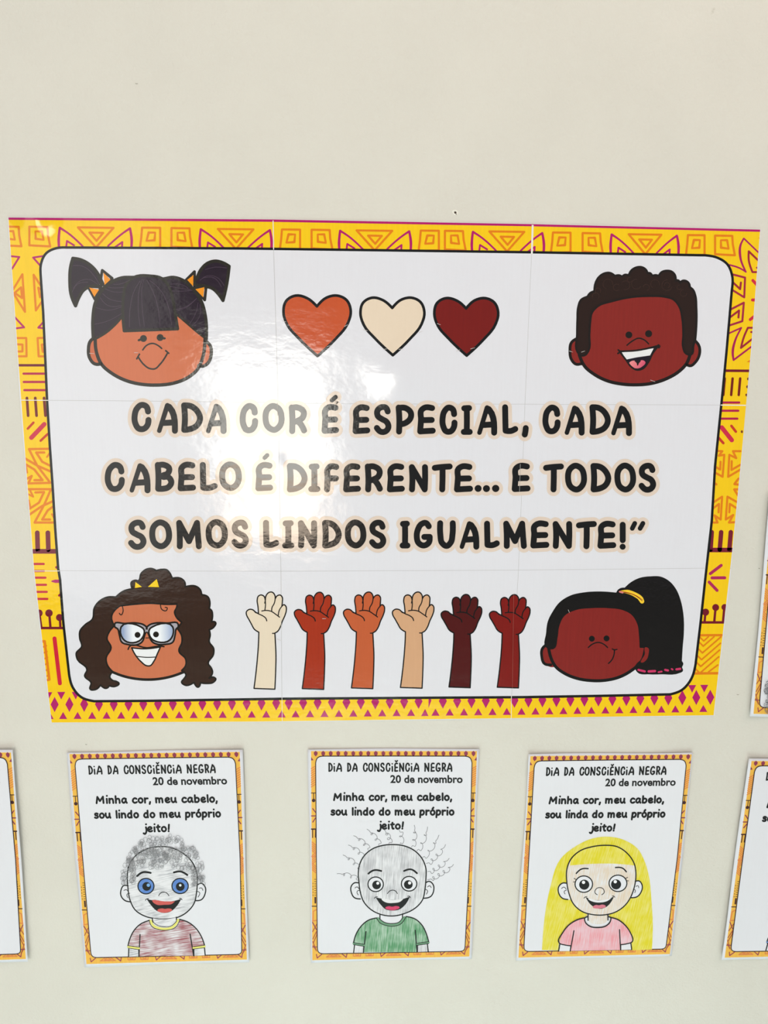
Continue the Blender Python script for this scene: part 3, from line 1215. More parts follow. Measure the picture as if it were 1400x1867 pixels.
for s_ in ([(140, 100), (210, 105), (290, 170), (330, 235)], [(140, 270), (190, 215), (260, 205), (320, 240)], [(130, 300), (170, 240), (250, 225)],
           [(1130, 130), (1200, 112), (1290, 118)], [(1090, 210), (1150, 175), (1220, 190), (1270, 250)], [(1120, 190), (1190, 190), (1250, 260)],
           [(400, 262), (450, 268), (520, 262)], [(380, 275), (430, 295), (510, 298)], [(340, 340), (400, 400), (500, 400)], [(310, 415), (400, 435), (500, 410)],
           [(300, 540), (400, 515), (500, 460)], [(360, 310), (410, 350), (500, 370)], [(860, 255), (940, 270), (1020, 280)], [(880, 290), (960, 292), (1030, 285)],
           [(910, 430), (980, 410), (1060, 350)], [(920, 440), (1000, 405), (1065, 345)], [(1010, 540), (1060, 450), (1075, 380)], [(1030, 555), (1090, 470), (1088, 390)], [(560, 210), (480, 240), (440, 240)], [(870, 240), (960, 245), (1000, 270)]):
    st.stroke(s_, 1.2, STR)
st.done(kind='stuff')
for t_, in_ in (([(355, 135), (430, 195), (370, 255), (345, 200)], [(364, 152), (417, 205), (373, 245)]), ([(248, 255), (345, 262), (300, 352)], [(258, 265), (332, 280), (296, 334)]),
                ([(985, 208), (1048, 145), (1050, 250)], [(994, 207), (1040, 170), (1038, 255)]), ([(1045, 265), (1135, 262), (1125, 358)], [(1055, 277), (1122, 262), (1114, 338)])):
    bw = hr.child('hair_bow', 3)
    bw.stroke(t_, 5, OL, closed=True, sm=False)
    bw.fill(in_, (240, 148, 30), sm=False)
    bw.done('orange bow')
sub(h, 'eye', 3, [('disc', 665, 647, 26, OL), ('stroke', [(630, 660), (655, 650)], 4.2, OL)])
sub(h, 'eye', 3, [('disc', 790, 640, 26, OL), ('stroke', [(800, 645), (824, 646)], 4.2, OL)])
sub(h, 'nose', 3, [('stroke', [(660, 733), (690, 698), (735, 684), (775, 700), (802, 722)], 2.8, OL)])
sub(h, 'mouth', 3, [('stroke', [(625, 785), (665, 840), (710, 872), (750, 875), (790, 840), (845, 758)], 3, OL),
                    ('stroke', [(615, 800), (635, 765)], 3, OL), ('stroke', [(832, 738), (855, 758)], 3, OL)])

# ---------------- boy with curly top (top right), patch [1020,470,280]
FB = Frame(1020, 470, 280)
OB, HB = (40, 35, 31), (50, 37, 33)
SKB = (138, 47, 42)
h = Ink('printed_boy_head', PS, POSTER, 14, FB)
h.fill([(170, 740), (110, 770), (95, 850), (110, 930), (150, 970), (240, 965), (200, 850)], SKB)
h.fill([(1215, 755), (1270, 800), (1277, 870), (1240, 950), (1190, 985), (1120, 975), (1180, 860)], SKB)
FACEB = [(170, 700), (180, 540), (300, 400), (500, 350), (800, 330), (1050, 360), (1200, 500), (1235, 700), (1210, 880), (1150, 990), (1010, 1090), (840, 1150), (700, 1165), (560, 1155), (400, 1110), (290, 1040), (200, 950), (170, 850)]
h.fill(FACEB, SKB)
h.done('cartoon boy head with curly dark hair and open smile')
sub(h, 'ear', 1, [('stroke', [(150, 740), (110, 770), (95, 850), (110, 930), (150, 970), (200, 965)], 5.2, OB)])
sub(h, 'ear', 1, [('stroke', [(1235, 755), (1270, 800), (1277, 870), (1240, 950), (1190, 985), (1160, 975)], 5.2, OB)])
o = h.child('head_outline')
o.stroke([(180, 885), (230, 990), (320, 1065), (430, 1120), (560, 1150), (700, 1158), (840, 1145), (980, 1100), (1090, 1035), (1160, 960), (1190, 880)], 6, OB)
o.done()
hr = h.child('hair', 2)
HBP = [(165, 860), (160, 700), (163, 560), (170, 450), (195, 385), (255, 355, K), (275, 325), (318, 305, K), (325, 240), (355, 180), (410, 142), (460, 138), (505, 165, K), (545, 160), (570, 172, K), (595, 155), (630, 160, K),
       (655, 115), (700, 88), (750, 86), (790, 112), (802, 140, K), (825, 140), (845, 165, K), (875, 158), (905, 165, K), (925, 135), (975, 118), (1025, 128), (1055, 165), (1058, 205, K), (1085, 208), (1100, 228, K), (1120, 210), (1155, 212), (1180, 235), (1188, 268, K),
       (1215, 290), (1238, 345), (1247, 450), (1248, 600), (1238, 740, K), (1220, 800), (1200, 880), (1150, 870), (1128, 820), (1128, 700), (1120, 560), (1090, 440), (1040, 380), (960, 355), (820, 348), (640, 360), (480, 395), (350, 440), (295, 500), (280, 580), (272, 700), (262, 850), (235, 885), (195, 890)]
hr.fill(HBP, HB)
hr.stroke(HBP, 4, OB, closed=True)
hr.done()
ct = hr.child('hair_strand')
for (x, y, r) in ((440, 240, 45), (520, 270, 30), (600, 250, 40), (700, 240, 45), (790, 270, 28), (870, 240, 40), (980, 250, 48), (980, 250, 24), (1130, 320, 30), (330, 350, 30), (640, 200, 22), (1090, 270, 20), (350, 300, 25)):
    a0 = random.uniform(0, 6)
    ct.stroke([(x + r * math.cos(a0 + t), y + r * math.sin(a0 + t)) for t in np.linspace(0, 4.4, 9)], 1.2, (62, 45, 40))
ct.done(kind='stuff')
sub(h, 'eye', 3, [('disc', 632, 703, 31, OB)])
sub(h, 'eye', 3, [('disc', 812, 692, 32, OB)])
sub(h, 'nose', 3, [('stroke', [(615, 797), (670, 755), (722, 733), (765, 745), (812, 785)], 2.5, OB)])
mo = h.child('mouth', 3)
MB_ = [(545, 852, K), (700, 845), (905, 800, K), (850, 870), (810, 950), (760, 1010), (705, 1022), (655, 995), (605, 930)]
mo.fill(MB_, (38, 30, 42))
mo.fill([(568, 862), (700, 850), (858, 825), (825, 890), (700, 908), (605, 928)], (232, 232, 236), sm=False)
mo.fill([(632, 965), (660, 940), (690, 940), (715, 965, K), (735, 938), (765, 936), (782, 950), (755, 990), (715, 1008), (670, 1000)],
        gradient((238, 150, 150), (205, 50, 100), (1146, 656), (1176, 672)))
mo.stroke([(712, 978), (705, 955), (690, 942)], 2.2, OB)
mo.stroke([(712, 978), (722, 955), (735, 942)], 2.2, OB)
mo.stroke(MB_, 3.3, OB, closed=True)
mo.stroke([(535, 840), (548, 855), (532, 872)], 3, OB)
mo.stroke([(900, 795), (912, 805), (905, 820)], 3, OB)
mo.done()

# ---------------- girl with glasses (bottom left), patch [120,1020,300]
FC = Frame(120, 1020, 300)
OC = (40, 36, 32)
HC = (60, 43, 36)
SKC = (203, 118, 85)
h = Ink('printed_girl_head', PS, POSTER, 14, FC)
FACEC = [(390, 960), (330, 850), (340, 640), (380, 450), (460, 370), (950, 370), (1010, 550), (1050, 880), (1000, 960), (900, 1000), (760, 1022), (600, 1018), (480, 990)]
h.fill(FACEC, SKC)
h.stroke([(390, 955), (480, 990), (600, 1016), (760, 1020), (900, 995), (1010, 955)], 4.8, OC)
h.done('cartoon girl head with long wavy hair, yellow bow and grey glasses')
hr = h.child('hair', 1)
HCP = [(425, 320, K), (350, 322), (280, 360), (243, 410), (225, 510), (165, 555), (120, 610), (118, 670), (135, 740), (88, 800), (98, 850), (180, 940), (160, 990), (215, 1050), (208, 1105), (250, 1108), (295, 1070, K),
       (350, 1095), (370, 1075, K), (420, 1080), (452, 1055), (430, 1038), (400, 1030), (375, 1005), (398, 955, K), (350, 890), (343, 840), (385, 750), (350, 670), (370, 615), (412, 565, K), (390, 480), (410, 440), (460, 395, K),
       (600, 380), (720, 373), (860, 382), (945, 380, K), (945, 400), (925, 450), (940, 490), (985, 535, K), (950, 590, K), (985, 650), (988, 700), (962, 780), (1020, 850), (1020, 900), (985, 945, K), (1022, 985), (1005, 1015), (985, 1045), (1010, 1068),
       (1090, 1048, K), (1130, 1085), (1145, 1050, K), (1200, 1055), (1255, 1045), (1275, 1015), (1260, 1003), (1220, 1010, K), (1248, 960), (1235, 920), (1212, 890), (1255, 810), (1258, 760), (1220, 700), (1228, 640), (1220, 598, K),
       (1255, 580), (1273, 535), (1240, 530, K), (1248, 470), (1240, 435), (1220, 418, K), (1225, 360), (1210, 320), (1155, 300, K), (1145, 260), (1120, 235), (1015, 232, K), (1010, 190), (985, 165), (905, 160, K), (880, 110), (860, 90), (820, 85), (770, 95, K),
       (730, 78), (690, 82), (640, 120), (620, 180), (560, 190), (565, 250, K), (490, 270)]
hr.fill(HCP, HC)
hr.stroke(HCP, 3.0, OC, closed=True)
hr.stroke([(480, 398), (485, 450), (470, 472), (455, 458)], 1.8, OC)
hr.stroke([(805, 385), (822, 430), (855, 435), (862, 412), (845, 408)], 1.8, OC)
hr.done()
sub(hr, 'hair_bow', 1, [('stroke', [(572, 250), (570, 185), (600, 178), (630, 205)], 3, OC), ('fill', [(592, 192), (648, 234), (588, 243)], (245, 205, 25), False)], 'yellow bow')
sub(hr, 'hair_bow', 1, [('fill', [(773, 167), (793, 236), (698, 233)], (245, 205, 25), False)], 'yellow bow')
gl = h.child('glasses', 5)
LE = [(415, 550), (500, 545), (610, 542), (660, 555), (688, 580), (672, 640), (645, 705), (610, 725), (520, 722), (480, 708), (455, 640), (440, 590), (418, 575)]
RE = [(955, 550), (860, 542), (760, 542), (715, 555), (688, 580), (705, 640), (740, 705), (780, 722), (850, 722), (905, 708), (930, 640), (940, 590), (955, 575)]
for q in (LE, RE):
    gl.fill(q, (168, 164, 174))
gl.stroke(LE, 3.2, OC, closed=True)
gl.stroke(RE, 3.2, OC, closed=True)
gl.stroke([(672, 612), (688, 605), (705, 612)], 3.6, (168, 164, 174))
gl.done('grey-framed glasses')
LL = [(470, 575), (640, 575), (660, 590), (640, 680), (620, 695), (500, 690)]
RL = [(910, 575), (735, 575), (715, 590), (735, 680), (755, 692), (885, 685)]
sub(gl, 'lens', 1, [('fill', LL, gradient((150, 166, 200), (236, 239, 246), (226, 1160), (243, 1160))), ('stroke', LL, 3.2, OC, True), ('disc', 610, 642, 25, OC)])
sub(gl, 'lens', 1, [('fill', RL, gradient((236, 239, 246), (160, 176, 210), (293, 1160), (314, 1160))), ('stroke', RL, 3.2, OC, True), ('disc', 767, 638, 25, OC)])
mo = h.child('mouth', 5)
MC = [(560, 752, K), (680, 760), (805, 745, K), (780, 800), (750, 865), (715, 905), (690, 905), (640, 870), (590, 810)]
mo.fill(MC, (236, 237, 240))
mo.stroke(MC, 2.6, OC, closed=True)
mo.stroke([(530, 765), (540, 742), (690, 752), (810, 738), (835, 742)], 2.6, OC)
mo.stroke([(605, 825), (690, 833), (765, 830)], 1.8, OC)
mo.stroke([(680, 668), (705, 668)], 1.6, OC)
mo.done()

# ---------------- girl with ponytail (bottom right), patch [970,1030,300]
FD = Frame(970, 1030, 300)
OD, HD, SKD = (27, 25, 27), (35, 32, 32), (136, 46, 43)
h = Ink('printed_girl_head', PS, POSTER, 14, FD)
h.fill([(135, 680), (88, 710), (82, 780), (105, 840), (200, 860), (170, 770)], SKD)
h.fill([(150, 700), (150, 500), (250, 390), (500, 340), (800, 360), (920, 480), (960, 680), (930, 820), (860, 900), (740, 955), (560, 985), (380, 975), (260, 920), (180, 840)], SKD)
h.done('cartoon girl head with black side ponytail')
o = h.child('ear')
o.stroke([(120, 680), (88, 710), (82, 780), (105, 840), (160, 850)], 5, OD)
o.done()
o = h.child('head_outline')
o.stroke([(140, 700), (160, 790), (200, 865), (280, 925), (380, 965), (500, 984), (620, 982), (740, 955), (850, 895), (930, 820), (965, 700)], 5.6, OD)
o.done()
hr = h.child('hair', 2)
HDP = [(125, 700), (125, 580), (140, 480), (180, 400), (240, 320), (330, 265), (440, 240), (580, 232), (720, 242, K), (735, 215), (765, 200), (790, 200, K), (840, 155), (920, 115), (1010, 103), (1090, 105), (1160, 140), (1220, 210), (1260, 310), (1282, 430), (1285, 580), (1275, 700), (1268, 820, K), (1280, 840), (1270, 870),
       (1277, 900), (1250, 915), (1100, 925), (1000, 925), (900, 910), (882, 880), (960, 780), (985, 720), (920, 700, K), (915, 600), (900, 500), (850, 420), (770, 378), (650, 362), (500, 362), (370, 378), (270, 430), (225, 520), (210, 620), (180, 710)]
hr.fill(HDP, HD)
hr.stroke(HDP, 2.6, OD, closed=True)
hr.fill([(965, 700), (985, 705), (990, 760), (970, 810), (930, 832), (958, 760)], SKD)
hr.done()
for a, b, w in (((905, 893), (958, 906), 4), ((992, 906), (1045, 903), 4.4), ((1075, 912), (1102, 907), 3), ((1132, 893), (1155, 898), 4), ((1187, 885), (1195, 890), 3), ((1228, 888), (1260, 884), 4)):
    sub(hr, 'hair_bead', 1, [('stroke', [a, b], w, (205, 60, 105))], 'pink bead')
bd = hr.child('hair_tie')
bd.stroke([(748, 228), (810, 228), (870, 250), (925, 290), (935, 310)], [3, 7, 8, 9, 8], (248, 205, 60))
bd.stroke([(748, 232), (810, 238), (880, 262), (935, 305)], 1.2, (130, 40, 30))
bd.stroke([(745, 222), (800, 232), (880, 258), (940, 298)], .9, (170, 70, 40))
bd.stroke([(745, 228), (770, 236)], 3, (220, 130, 130))
bd.done('yellow band')
sub(h, 'eye', 3, [('disc', 508, 628, 25, OD)])
sub(h, 'eye', 3, [('disc', 633, 625, 25, OD)])
sub(h, 'nose', 3, [('stroke', [(478, 703), (520, 670), (570, 660), (610, 675), (642, 703)], 2.2, OD)])
sub(h, 'mouth', 3, [('stroke', [(682, 715), (700, 722), (722, 718)], 2.2, OD), ('stroke', [(700, 722), (695, 770), (680, 805), (650, 838)], 2.2, OD)])

# small scuffs and joints crossing the dark print, where the laminate is nicked
NICK = (206, 200, 198)
for a in ((515, 585, 521, 587), (628, 595, 634, 592), (548, 626, 556, 628), (596, 632, 603, 630), (662, 601, 670, 603), (764, 606, 770, 604), (699, 637, 706, 636), (727, 637, 735, 636),
          (797, 590, 803, 592), (832, 640, 838, 638), (858, 636, 866, 634), (245, 643, 252, 643), (163, 644, 172, 645), (363, 661, 370, 662), (1038, 640, 1044, 642), (1060, 642, 1066, 640),
          (1186, 693, 1194, 696), (1036, 1112, 1038, 1117), (505, 1165, 512, 1168), (588, 1128, 594, 1128)):
    k = Ink('scratch_mark', PS, POSTER, 44)
    k.stroke([a[:2], a[2:]], [.9, .5], NICK, sm=False)
    k.done()
for L, c in (([(951, 776), (950, 794)], (190, 188, 186)), ([(948.5, 846), (947, 897)], (176, 174, 172)), ([(945, 985), (945, 998)], (120, 116, 114)), ([(936.5, 1084), (934, 1255)], (158, 84, 76)), ([(505.5, 735), (506.5, 758)], (120, 112, 100)), ([(511.5, 1110), (513, 1150)], (214, 210, 206))):
    k = Ink('sheet_joint', PS, POSTER, 45)
    k.stroke(L, .7, c, sm=False, cap=False)
    k.done()

# ------------------------------------------------------------ colouring sheets
def homography(src, dst):
    A = []
    for (x, y), (u, v) in zip(src, dst):
        A.append([x, y, 1, 0, 0, 0, -u * x, -u * y, -u])
        A.append([0, 0, 0, x, y, 1, -v * x, -v * y, -v])
    return np.linalg.svd(np.array(A, float))[2][-1].reshape(3, 3)


QM = [(567, 1369.6), (869.4, 1369.6), (855.5, 1744), (569.4, 1750.7)]
F3, F3B = Frame(550, 1355, 340), Frame(550, 1520, 340)
PW = (225, 225, 232)
OY, OO, OM, ODK = (238, 184, 76), (226, 136, 76), (142, 56, 84), (66, 34, 38)
INK = ink((22, 22, 24), 'paper')

LOW = {
 'M': (1.45, [[(0, 0), (.2, 1.38, K), (.60, .45, K), (1.18, 1.42, K), (1.2, .02)]]),
 'i': (.42, [[(.12, .95), (.12, 0)], [(.17, 1.58), (.18, 1.59)]]),
 'n': (.95, [[(.07, .97), (.08, 0)], [(.08, .5), (.3, .9), (.58, .9), (.7, .5), (.72, 0)]]),
 'h': (.95, [[(.07, 1.5), (.08, 0)], [(.08, .5), (.3, .9), (.58, .9), (.7, .5), (.72, 0)]]),
 'a': (1.0, [[(.70, .85), (.45, 1), (.12, .75), (.08, .25), (.3, .02), (.58, .25), (.72, .9, K), (.70, .4), (.85, .0)]]),
 'c': (.85, [[(.70, .85), (.45, 1), (.1, .7), (.08, .25), (.35, 0), (.72, .15)]]),
 'o': (.92, [[(.4, 1), (.1, .75), (.08, .3), (.36, 0), (.68, .2), (.74, .65), (.5, .98), (.38, 1)]]),
 'r': (.72, [[(.07, .97), (.08, 0)], [(.08, .5), (.3, .9), (.58, .92)]]),
 ',': (.35, [[(.12, .14), (.02, -.3)]]),
 'm': (1.4, [[(.07, .97), (.08, 0)], [(.08, .5), (.25, .9), (.5, .9), (.6, .5), (.6, 0)], [(.6, .5), (.8, .9), (1.05, .9), (1.14, .5), (1.15, 0)]]),
 'e': (.9, [[(.1, .48), (.5, .52), (.68, .7), (.5, .98), (.25, .92), (.06, .5), (.2, .08), (.45, 0), (.75, .15)]]),
 'u': (1.0, [[(.05, .98), (.08, .35), (.3, .02), (.58, .2), (.72, .98, K), (.72, .4), (.84, 0)]]),
 'b': (.95, [[(.1, 1.5), (.08, 0)], [(.08, .55), (.35, .95), (.68, .8), (.72, .3), (.45, 0), (.1, .12)]]),
 'l': (.4, [[(.12, 1.5), (.13, 0)]]),
 's': (.78, [[(.6, .88), (.38, 1), (.12, .85), (.18, .6), (.52, .45), (.6, .2), (.35, 0), (.05, .1)]]),
 'd': (.98, [[(.72, 1.5), (.70, .5), (.72, 0)], [(.70, .6), (.45, .98), (.12, .7), (.08, .25), (.35, 0), (.70, .3)]]),
 'p': (.92, [[(.1, .95), (.02, -.55)], [(.08, .55), (.35, .98), (.68, .8), (.7, .35), (.4, 0), (.08, .15)]]),
 't': (.7, [[(.28, 1.35), (.26, .3), (.35, .03), (.5, .05)], [(.02, .95), (.55, 1.0)]]),
 'j': (.5, [[(.32, .95), (.28, -.2), (.1, -.5), (-.15, -.38)], [(.36, 1.58), (.38, 1.59)]]),
 '!': (.4, [[(.24, 1.45), (.14, .45)], [(.1, .04), (.12, .04)]]),
 ' ': (.6, []),
}
LOW['ó'] = (.92, LOW['o'][1] + [[(.38, 1.32), (.55, 1.6)]])


def verse(k, text, x0, x1, base, xh, w, m):
    tot = sum(LOW[c][0] for c in text)
    sc = (x1 - x0) / tot
    x = x0
    for c in text:
        adv, S = LOW[c]
        for st in S:
            k.stroke([(x + (p[0] * .86 + .05) * sc, base - p[1] * xh) + tuple(p[2:]) for p in st], w, m, closed=False)
        x += adv * sc


HEADL = [('D', 200, 232), ('i', 238, 250), ('A', 258, 301), ('D', 341, 371), ('A', 378, 418), ('C', 460, 496), ('O', 500, 536), ('N', 543, 582), ('S', 590, 622),
         ('C', 631, 666), ('i', 673, 686), ('E', 695, 723), ('N', 731, 769), ('C', 777, 812), ('i', 819, 830), ('A', 838, 881),
         ('N', 920, 958), ('E', 968, 998), ('G', 1006, 1043), ('R', 1051, 1083), ('A', 1088, 1129)]
_fc = bpy.data.curves.new('tmp', 'FONT')
_fc.body = '20 de novembro'
_fc.size = 1
_fc.offset = .03
_fc.resolution_u = 3
_fo = bpy.data.objects.new('tmp', _fc)
COL.objects.link(_fo)
_me = bpy.data.meshes.new_from_object(_fo.evaluated_get(bpy.context.evaluated_depsgraph_get()))
_me.calc_loop_triangles()
DATE_V = [(v.co.x, v.co.y) for v in _me.vertices]
DATE_T = [tuple(t.vertices) for t in _me.loop_triangles]
bpy.data.objects.remove(_fo)
DX0, DX1 = min(v[0] for v in DATE_V), max(v[0] for v in DATE_V)
DY1 = max(v[1] for v in DATE_V if True)


def edge_ticks(k, x, f, mir=1):
    """motifs of the side bands; x = outer edge function of y (frame units)"""
    def L(pts, w, c):
        k.stroke([(x(q[1]) + mir * q[0], q[1]) for q in pts], w, ink(c, 'paper'), sm=False)
    return L


def sheet(paper, quad, label, group, lift, verse_word='lindo', seed=1):
    rnd = random.Random(seed)
    cx = sum(p[0] for p in paper) / 4
    cy = sum(p[1] for p in paper) / 4
    c = px_wall(cx, cy)
    root = empty('coloring_sheet', (c.x, 0, c.z))
    tag(root, label, 'coloring page', group)
    tl, tr_, br, bl = [px_wall(*p) for p in paper]
    hw, hh = (tr_ - tl).length / 2, (tl - bl).length / 2

    def warp(X, Z):
        u, v = (X - c.x) / hw, (Z - c.z) / hh
        w = .0004
        w += lift[0] * max(0, -u) ** 3 + lift[1] * max(0, u) ** 3 + lift[2] * max(0, v) ** 4 + lift[3] * max(0, -v) ** 4
        w += .0004 * math.sin(5 * v + seed) * abs(u) ** 2
        return w
    S = Surf(Vector(root.location), .0006, warp, maxlen=9, dz=.00003)
    # paper slab on a grid, edges very slightly wavy
    k = Ink('paper', S, root)
    n, m_ = 36, 44
    G = {}
    a, b, d, e = paper
    for i in range(n + 1):
        for j in range(m_ + 1):
            u, v = i / n, j / m_
            x = (a[0] * (1 - u) + b[0] * u) * (1 - v) + (e[0] * (1 - u) + d[0] * u) * v
            y = (a[1] * (1 - u) + b[1] * u) * (1 - v) + (e[1] * (1 - u) + d[1] * u) * v
            if i in (0, n):
                x += .8 * math.sin(v * 7 + seed * 2 + i)
            if j in (0, m_):
                y += .8 * math.sin(u * 6 + seed + j)
            G[i, j] = (x, y)
    T = []
    for i in range(n):
        for j in range(m_):
            T += [(G[i, j], G[i, j + 1], G[i + 1, j + 1]), (G[i, j], G[i + 1, j + 1], G[i + 1, j])]
    ml, S.maxlen = S.maxlen, None
    k.tris(T, ink(PW, 'paper'))
    S.maxlen = ml
    o = k.done()
    for p in o.data.polygons:
        p.use_smooth = True
    so = o.modifiers.new('thickness', 'SOLIDIFY')
    so.thickness = .00025
    so.offset = -1
    H = homography(QM, quad)
    B = Ink('printed_border', S, root, 2, F3, H)
    q = [(70, 60), (1315, 60), (1258, 922 + 679.4), (80, 950 + 679.4)]
    B.fill(q, ink(OY, 'paper'), sm=False)
    B.done()
    mt = B.child('border_motif')
    mt.step = 1e-6
    mt.clip = None

    def Lx(y):
        return 70 + (y - 60) * (80 - 70) / (1629 - 60)

    def Rx(y):
        return 1315 + (y - 60) * (1258 - 1315) / (1601 - 60)
    for i in range(22):
        x = 105 + 56.4 * i
        mt.fill([(x, 57), (x + 15, 70), (x + 13, 85), (x, 100), (x - 13, 85), (x - 15, 70)], ink(OM, 'paper'), sm=False)
    for x0, sg in ((Lx, 1), (Rx, -1)):
        def L(pts, w, col):
            mt.stroke([(x0(y) + sg * x, y) for x, y in pts], w, ink(col, 'paper'), sm=False)
        mt.fill([(x0(110), 103), (x0(110) + sg * 18, 128), (x0(110), 130)], ink(OM, 'paper'), sm=False)
        for y in range(180, 330, 17):
            L([(1, y + 12), (28, y - 6)] if sg > 0 else [(2, y - 6), (32, y + 12)], 1.9, OO)
        L([(0, 374), (34, 374)], 1.5, ODK)
        L([(17, 374), (17, 420)], 1.4, ODK)
        mt.disc(x0(430) + sg * 17, 430, 13, ink(ODK, 'paper'))
        L([(10, 492), (32, 520)], 2.0, OM)
        L([(0, 546), (33, 546)], 2.0, OM)
        L([(10, 592), (32, 560)], 2.0, OM)
        L([(0, 645), (32, 645), (30, 705)], 2.4, ODK)
        L([(8, 645), (8, 708)], 1.8, ODK)
        y = 742
        while y < 960:
            L([(4, y + 22), (28, y)] if (y // 90) % 2 else [(4, y), (28, y + 22)], 2.0, OO)
            y += 16
        L([(0, 850), (32, 850)], 1.9, OO)
        for y in range(1022, 1180, 17):
            L([(20, y), (30, y)], 1, ODK)
        for y in range(1050, 1150, 22):
            L([(8, y), (8, y + 8)], .9, ODK)
        L([(25, 1160), (25, 1198)], 3, ODK)
        L([(0, 1224), (34, 1224)], 1.6, ODK)
        L([(6, 1330), (10, 1262), (32, 1250)], 2.0, OO)
        L([(3, 1335), (34, 1330)], 2.0, OO)
        L([(3, 1345), (32, 1400)], 1.8, OM)
        L([(3, 1415), (34, 1360)], 1.7, (176, 92, 60))
        L([(5, 1470), (34, 1410), (34, 1440), (8, 1500)], 1.7, (176, 92, 60))
        L([(4, 1490), (32, 1560), (6, 1520)], 1.7, (176, 92, 60))
        L([(2, 1530), (34, 1530)], 1.5, OM)

    def by(x):
        return 1604 - (x - 80) * .0245
    for i, x in enumerate((110, 340, 590, 805, 1040, 1228)):
        y = by(x)
        sg = 1 if i % 2 == 0 else -1
        mt.stroke([(x, y - 18), (x + sg * 6, y + 10), (x + sg * 40, y - 18)], 1.7, ink((160, 62, 84), 'paper'), sm=False)
    for x in (240, 690, 1140):
        y = by(x)
        mt.stroke([(x - 55, y + 6), (x, y - 30), (x + 55, y + 4)], 1.7, ink(OO, 'paper'), closed=True, sm=False)
        mt.stroke([(x - 25, y - 2), (x, y - 18), (x + 25, y - 4)], 1.5, ink(OO, 'paper'), closed=True, sm=False)
    for x in (415, 510, 868, 962):
        y = by(x)
        mt.stroke([(x - 28, y - 26), (x + 28, y - 27), (x + 26, y + 3), (x - 27, y + 4)], 1.6, ink(OO, 'paper'), closed=True, sm=False)
        mt.stroke([(x - 10, y - 16), (x + 12, y - 16), (x + 11, y - 4), (x - 10, y - 4)], 1.5, ink(OO, 'paper'), closed=True, sm=False)
    mt.done(kind='stuff')
    PN = [(160, 98, K), (700, 97, K), (1225, 98, K), (1262, 110), (1278, 148, K), (1262, 850, K), (1226, 1525, K), (1218, 1552), (1185, 1563, K),
          (700, 1572, K), (160, 1581, K), (128, 1570), (118, 1535, K), (110, 850, K), (105, 150, K), (120, 110)]
    pn = Ink('printed_panel', S, root, 16, F3, H)
    pn.fill(PN, ink(PW, 'paper'))
    pn.done()
    po_ = pn.child('panel_outline')
    po_.stroke(PN, 1.6, ink((48, 30, 36), 'paper'), closed=True)
    po_.done()
    hd = Ink('heading', S, root, 19, F3, H)
    for ch, x0, x1 in HEADL:
        y0, y1 = 148, 214
        if ch == 'i':
            xm = (x0 + x1) / 2
            hd.stroke([(xm, 176), (xm + 1, 210)], 2.8, INK)
            hd.disc(xm, 155, 5.5, INK)
            continue
        for st in glyph_strokes(ch, x0, y0, x1, y1, 4.2):
            hd.stroke(st, 2.8, INK, closed=ch == 'O')
    hd.stroke([(702, 132, K), (710, 141, K), (719, 131)], 2.2, INK)
    hd.done(kind='stuff')
    dt = Ink('date_line', S, root, 19, F3, H)
    sc = (1208 - 665) / (DX1 - DX0)
    pv = [dt._map((665 + (x - DX0) * sc, 297 - y * sc)) for x, y in DATE_V]
    dt.tris([(pv[a_], pv[b_], pv[c_]) for a_, b_, c_ in DATE_T], ink((30, 30, 32), 'paper'))
    dt.done(kind='stuff')
    for text, x0, x1, base in (('Minha cor, meu cabelo,', 240, 1132, 428), ('sou %s do meu próprio' % verse_word, 218, 1150, 538), ('jeito!', 575, 768, 643)):
        vl = Ink('verse_line', S, root, 19, F3, H)
        vl.step = 2e-6
        verse(vl, text, x0, x1, base, 34, 3.5, INK)
        vl.done(kind='stuff')
    return root, S, H


# pencil colours
P_GREY = pencil((176, 177, 184), 12, .46, .68, name='grey_pencil')
P_GREYV = pencil((184, 184, 190), 86, .36, .66, name='grey_pencil_upright')
P_RED = pencil((158, 88, 96), 8, .32, .66, name='red_brown_pencil')
P_GREEN = pencil((92, 150, 108), 86, .24, .62, base=(190, 212, 196), name='green_pencil')
P_YEL = pencil((222, 208, 44), 80, .24, .60, base=(232, 222, 130), name='yellow_pencil')
P_BEIGE = pencil((222, 203, 182), 84, .30, .66, name='beige_pencil')
P_PINK = pencil((232, 132, 142), 86, .34, .80, base=(230, 196, 206), name='pink_pencil')
P_BLUE = pencil((92, 132, 202), 30, .25, .5, base=(120, 158, 215), name='blue_pencil')


def pk_(c):
    return ink(c, 'paper')


def loops(k, pts, r, w, m, rnd):
    """pencil scribble of small rings"""
    for (x, y) in pts:
        rr = r * rnd.uniform(.7, 1.2)
        a0 = rnd.uniform(0, 6.28)
        k.stroke([(x + rr * math.cos(a0 + t * .86), y + rr * 1.1 * math.sin(a0 + t * .86) + t * .5) for t in range(8)], w, m, sm=False, cap=False)


def line_parts(h, name, L, w, m):
    for pts in L:
        o_ = h.child(name, 2)
        o_.stroke(pts, w, m)
        o_.done()


def eye(h, x, y, r, ry, iris, px_, py_, pr, hx, hy, hr_, hcol):
    e = h.child('eye', 3)
    e.disc(x, y, r, iris, ry=ry, n=28)
    n = 26
    e.stroke([(x + r * math.cos(6.28318 * i / n), y + ry * math.sin(6.28318 * i / n)) for i in range(n)], 2.1, INK, closed=True, sm=False)
    e.disc(px_, py_, pr, INK)
    e.disc(hx, hy, hr_, pk_(hcol))
    e.done()


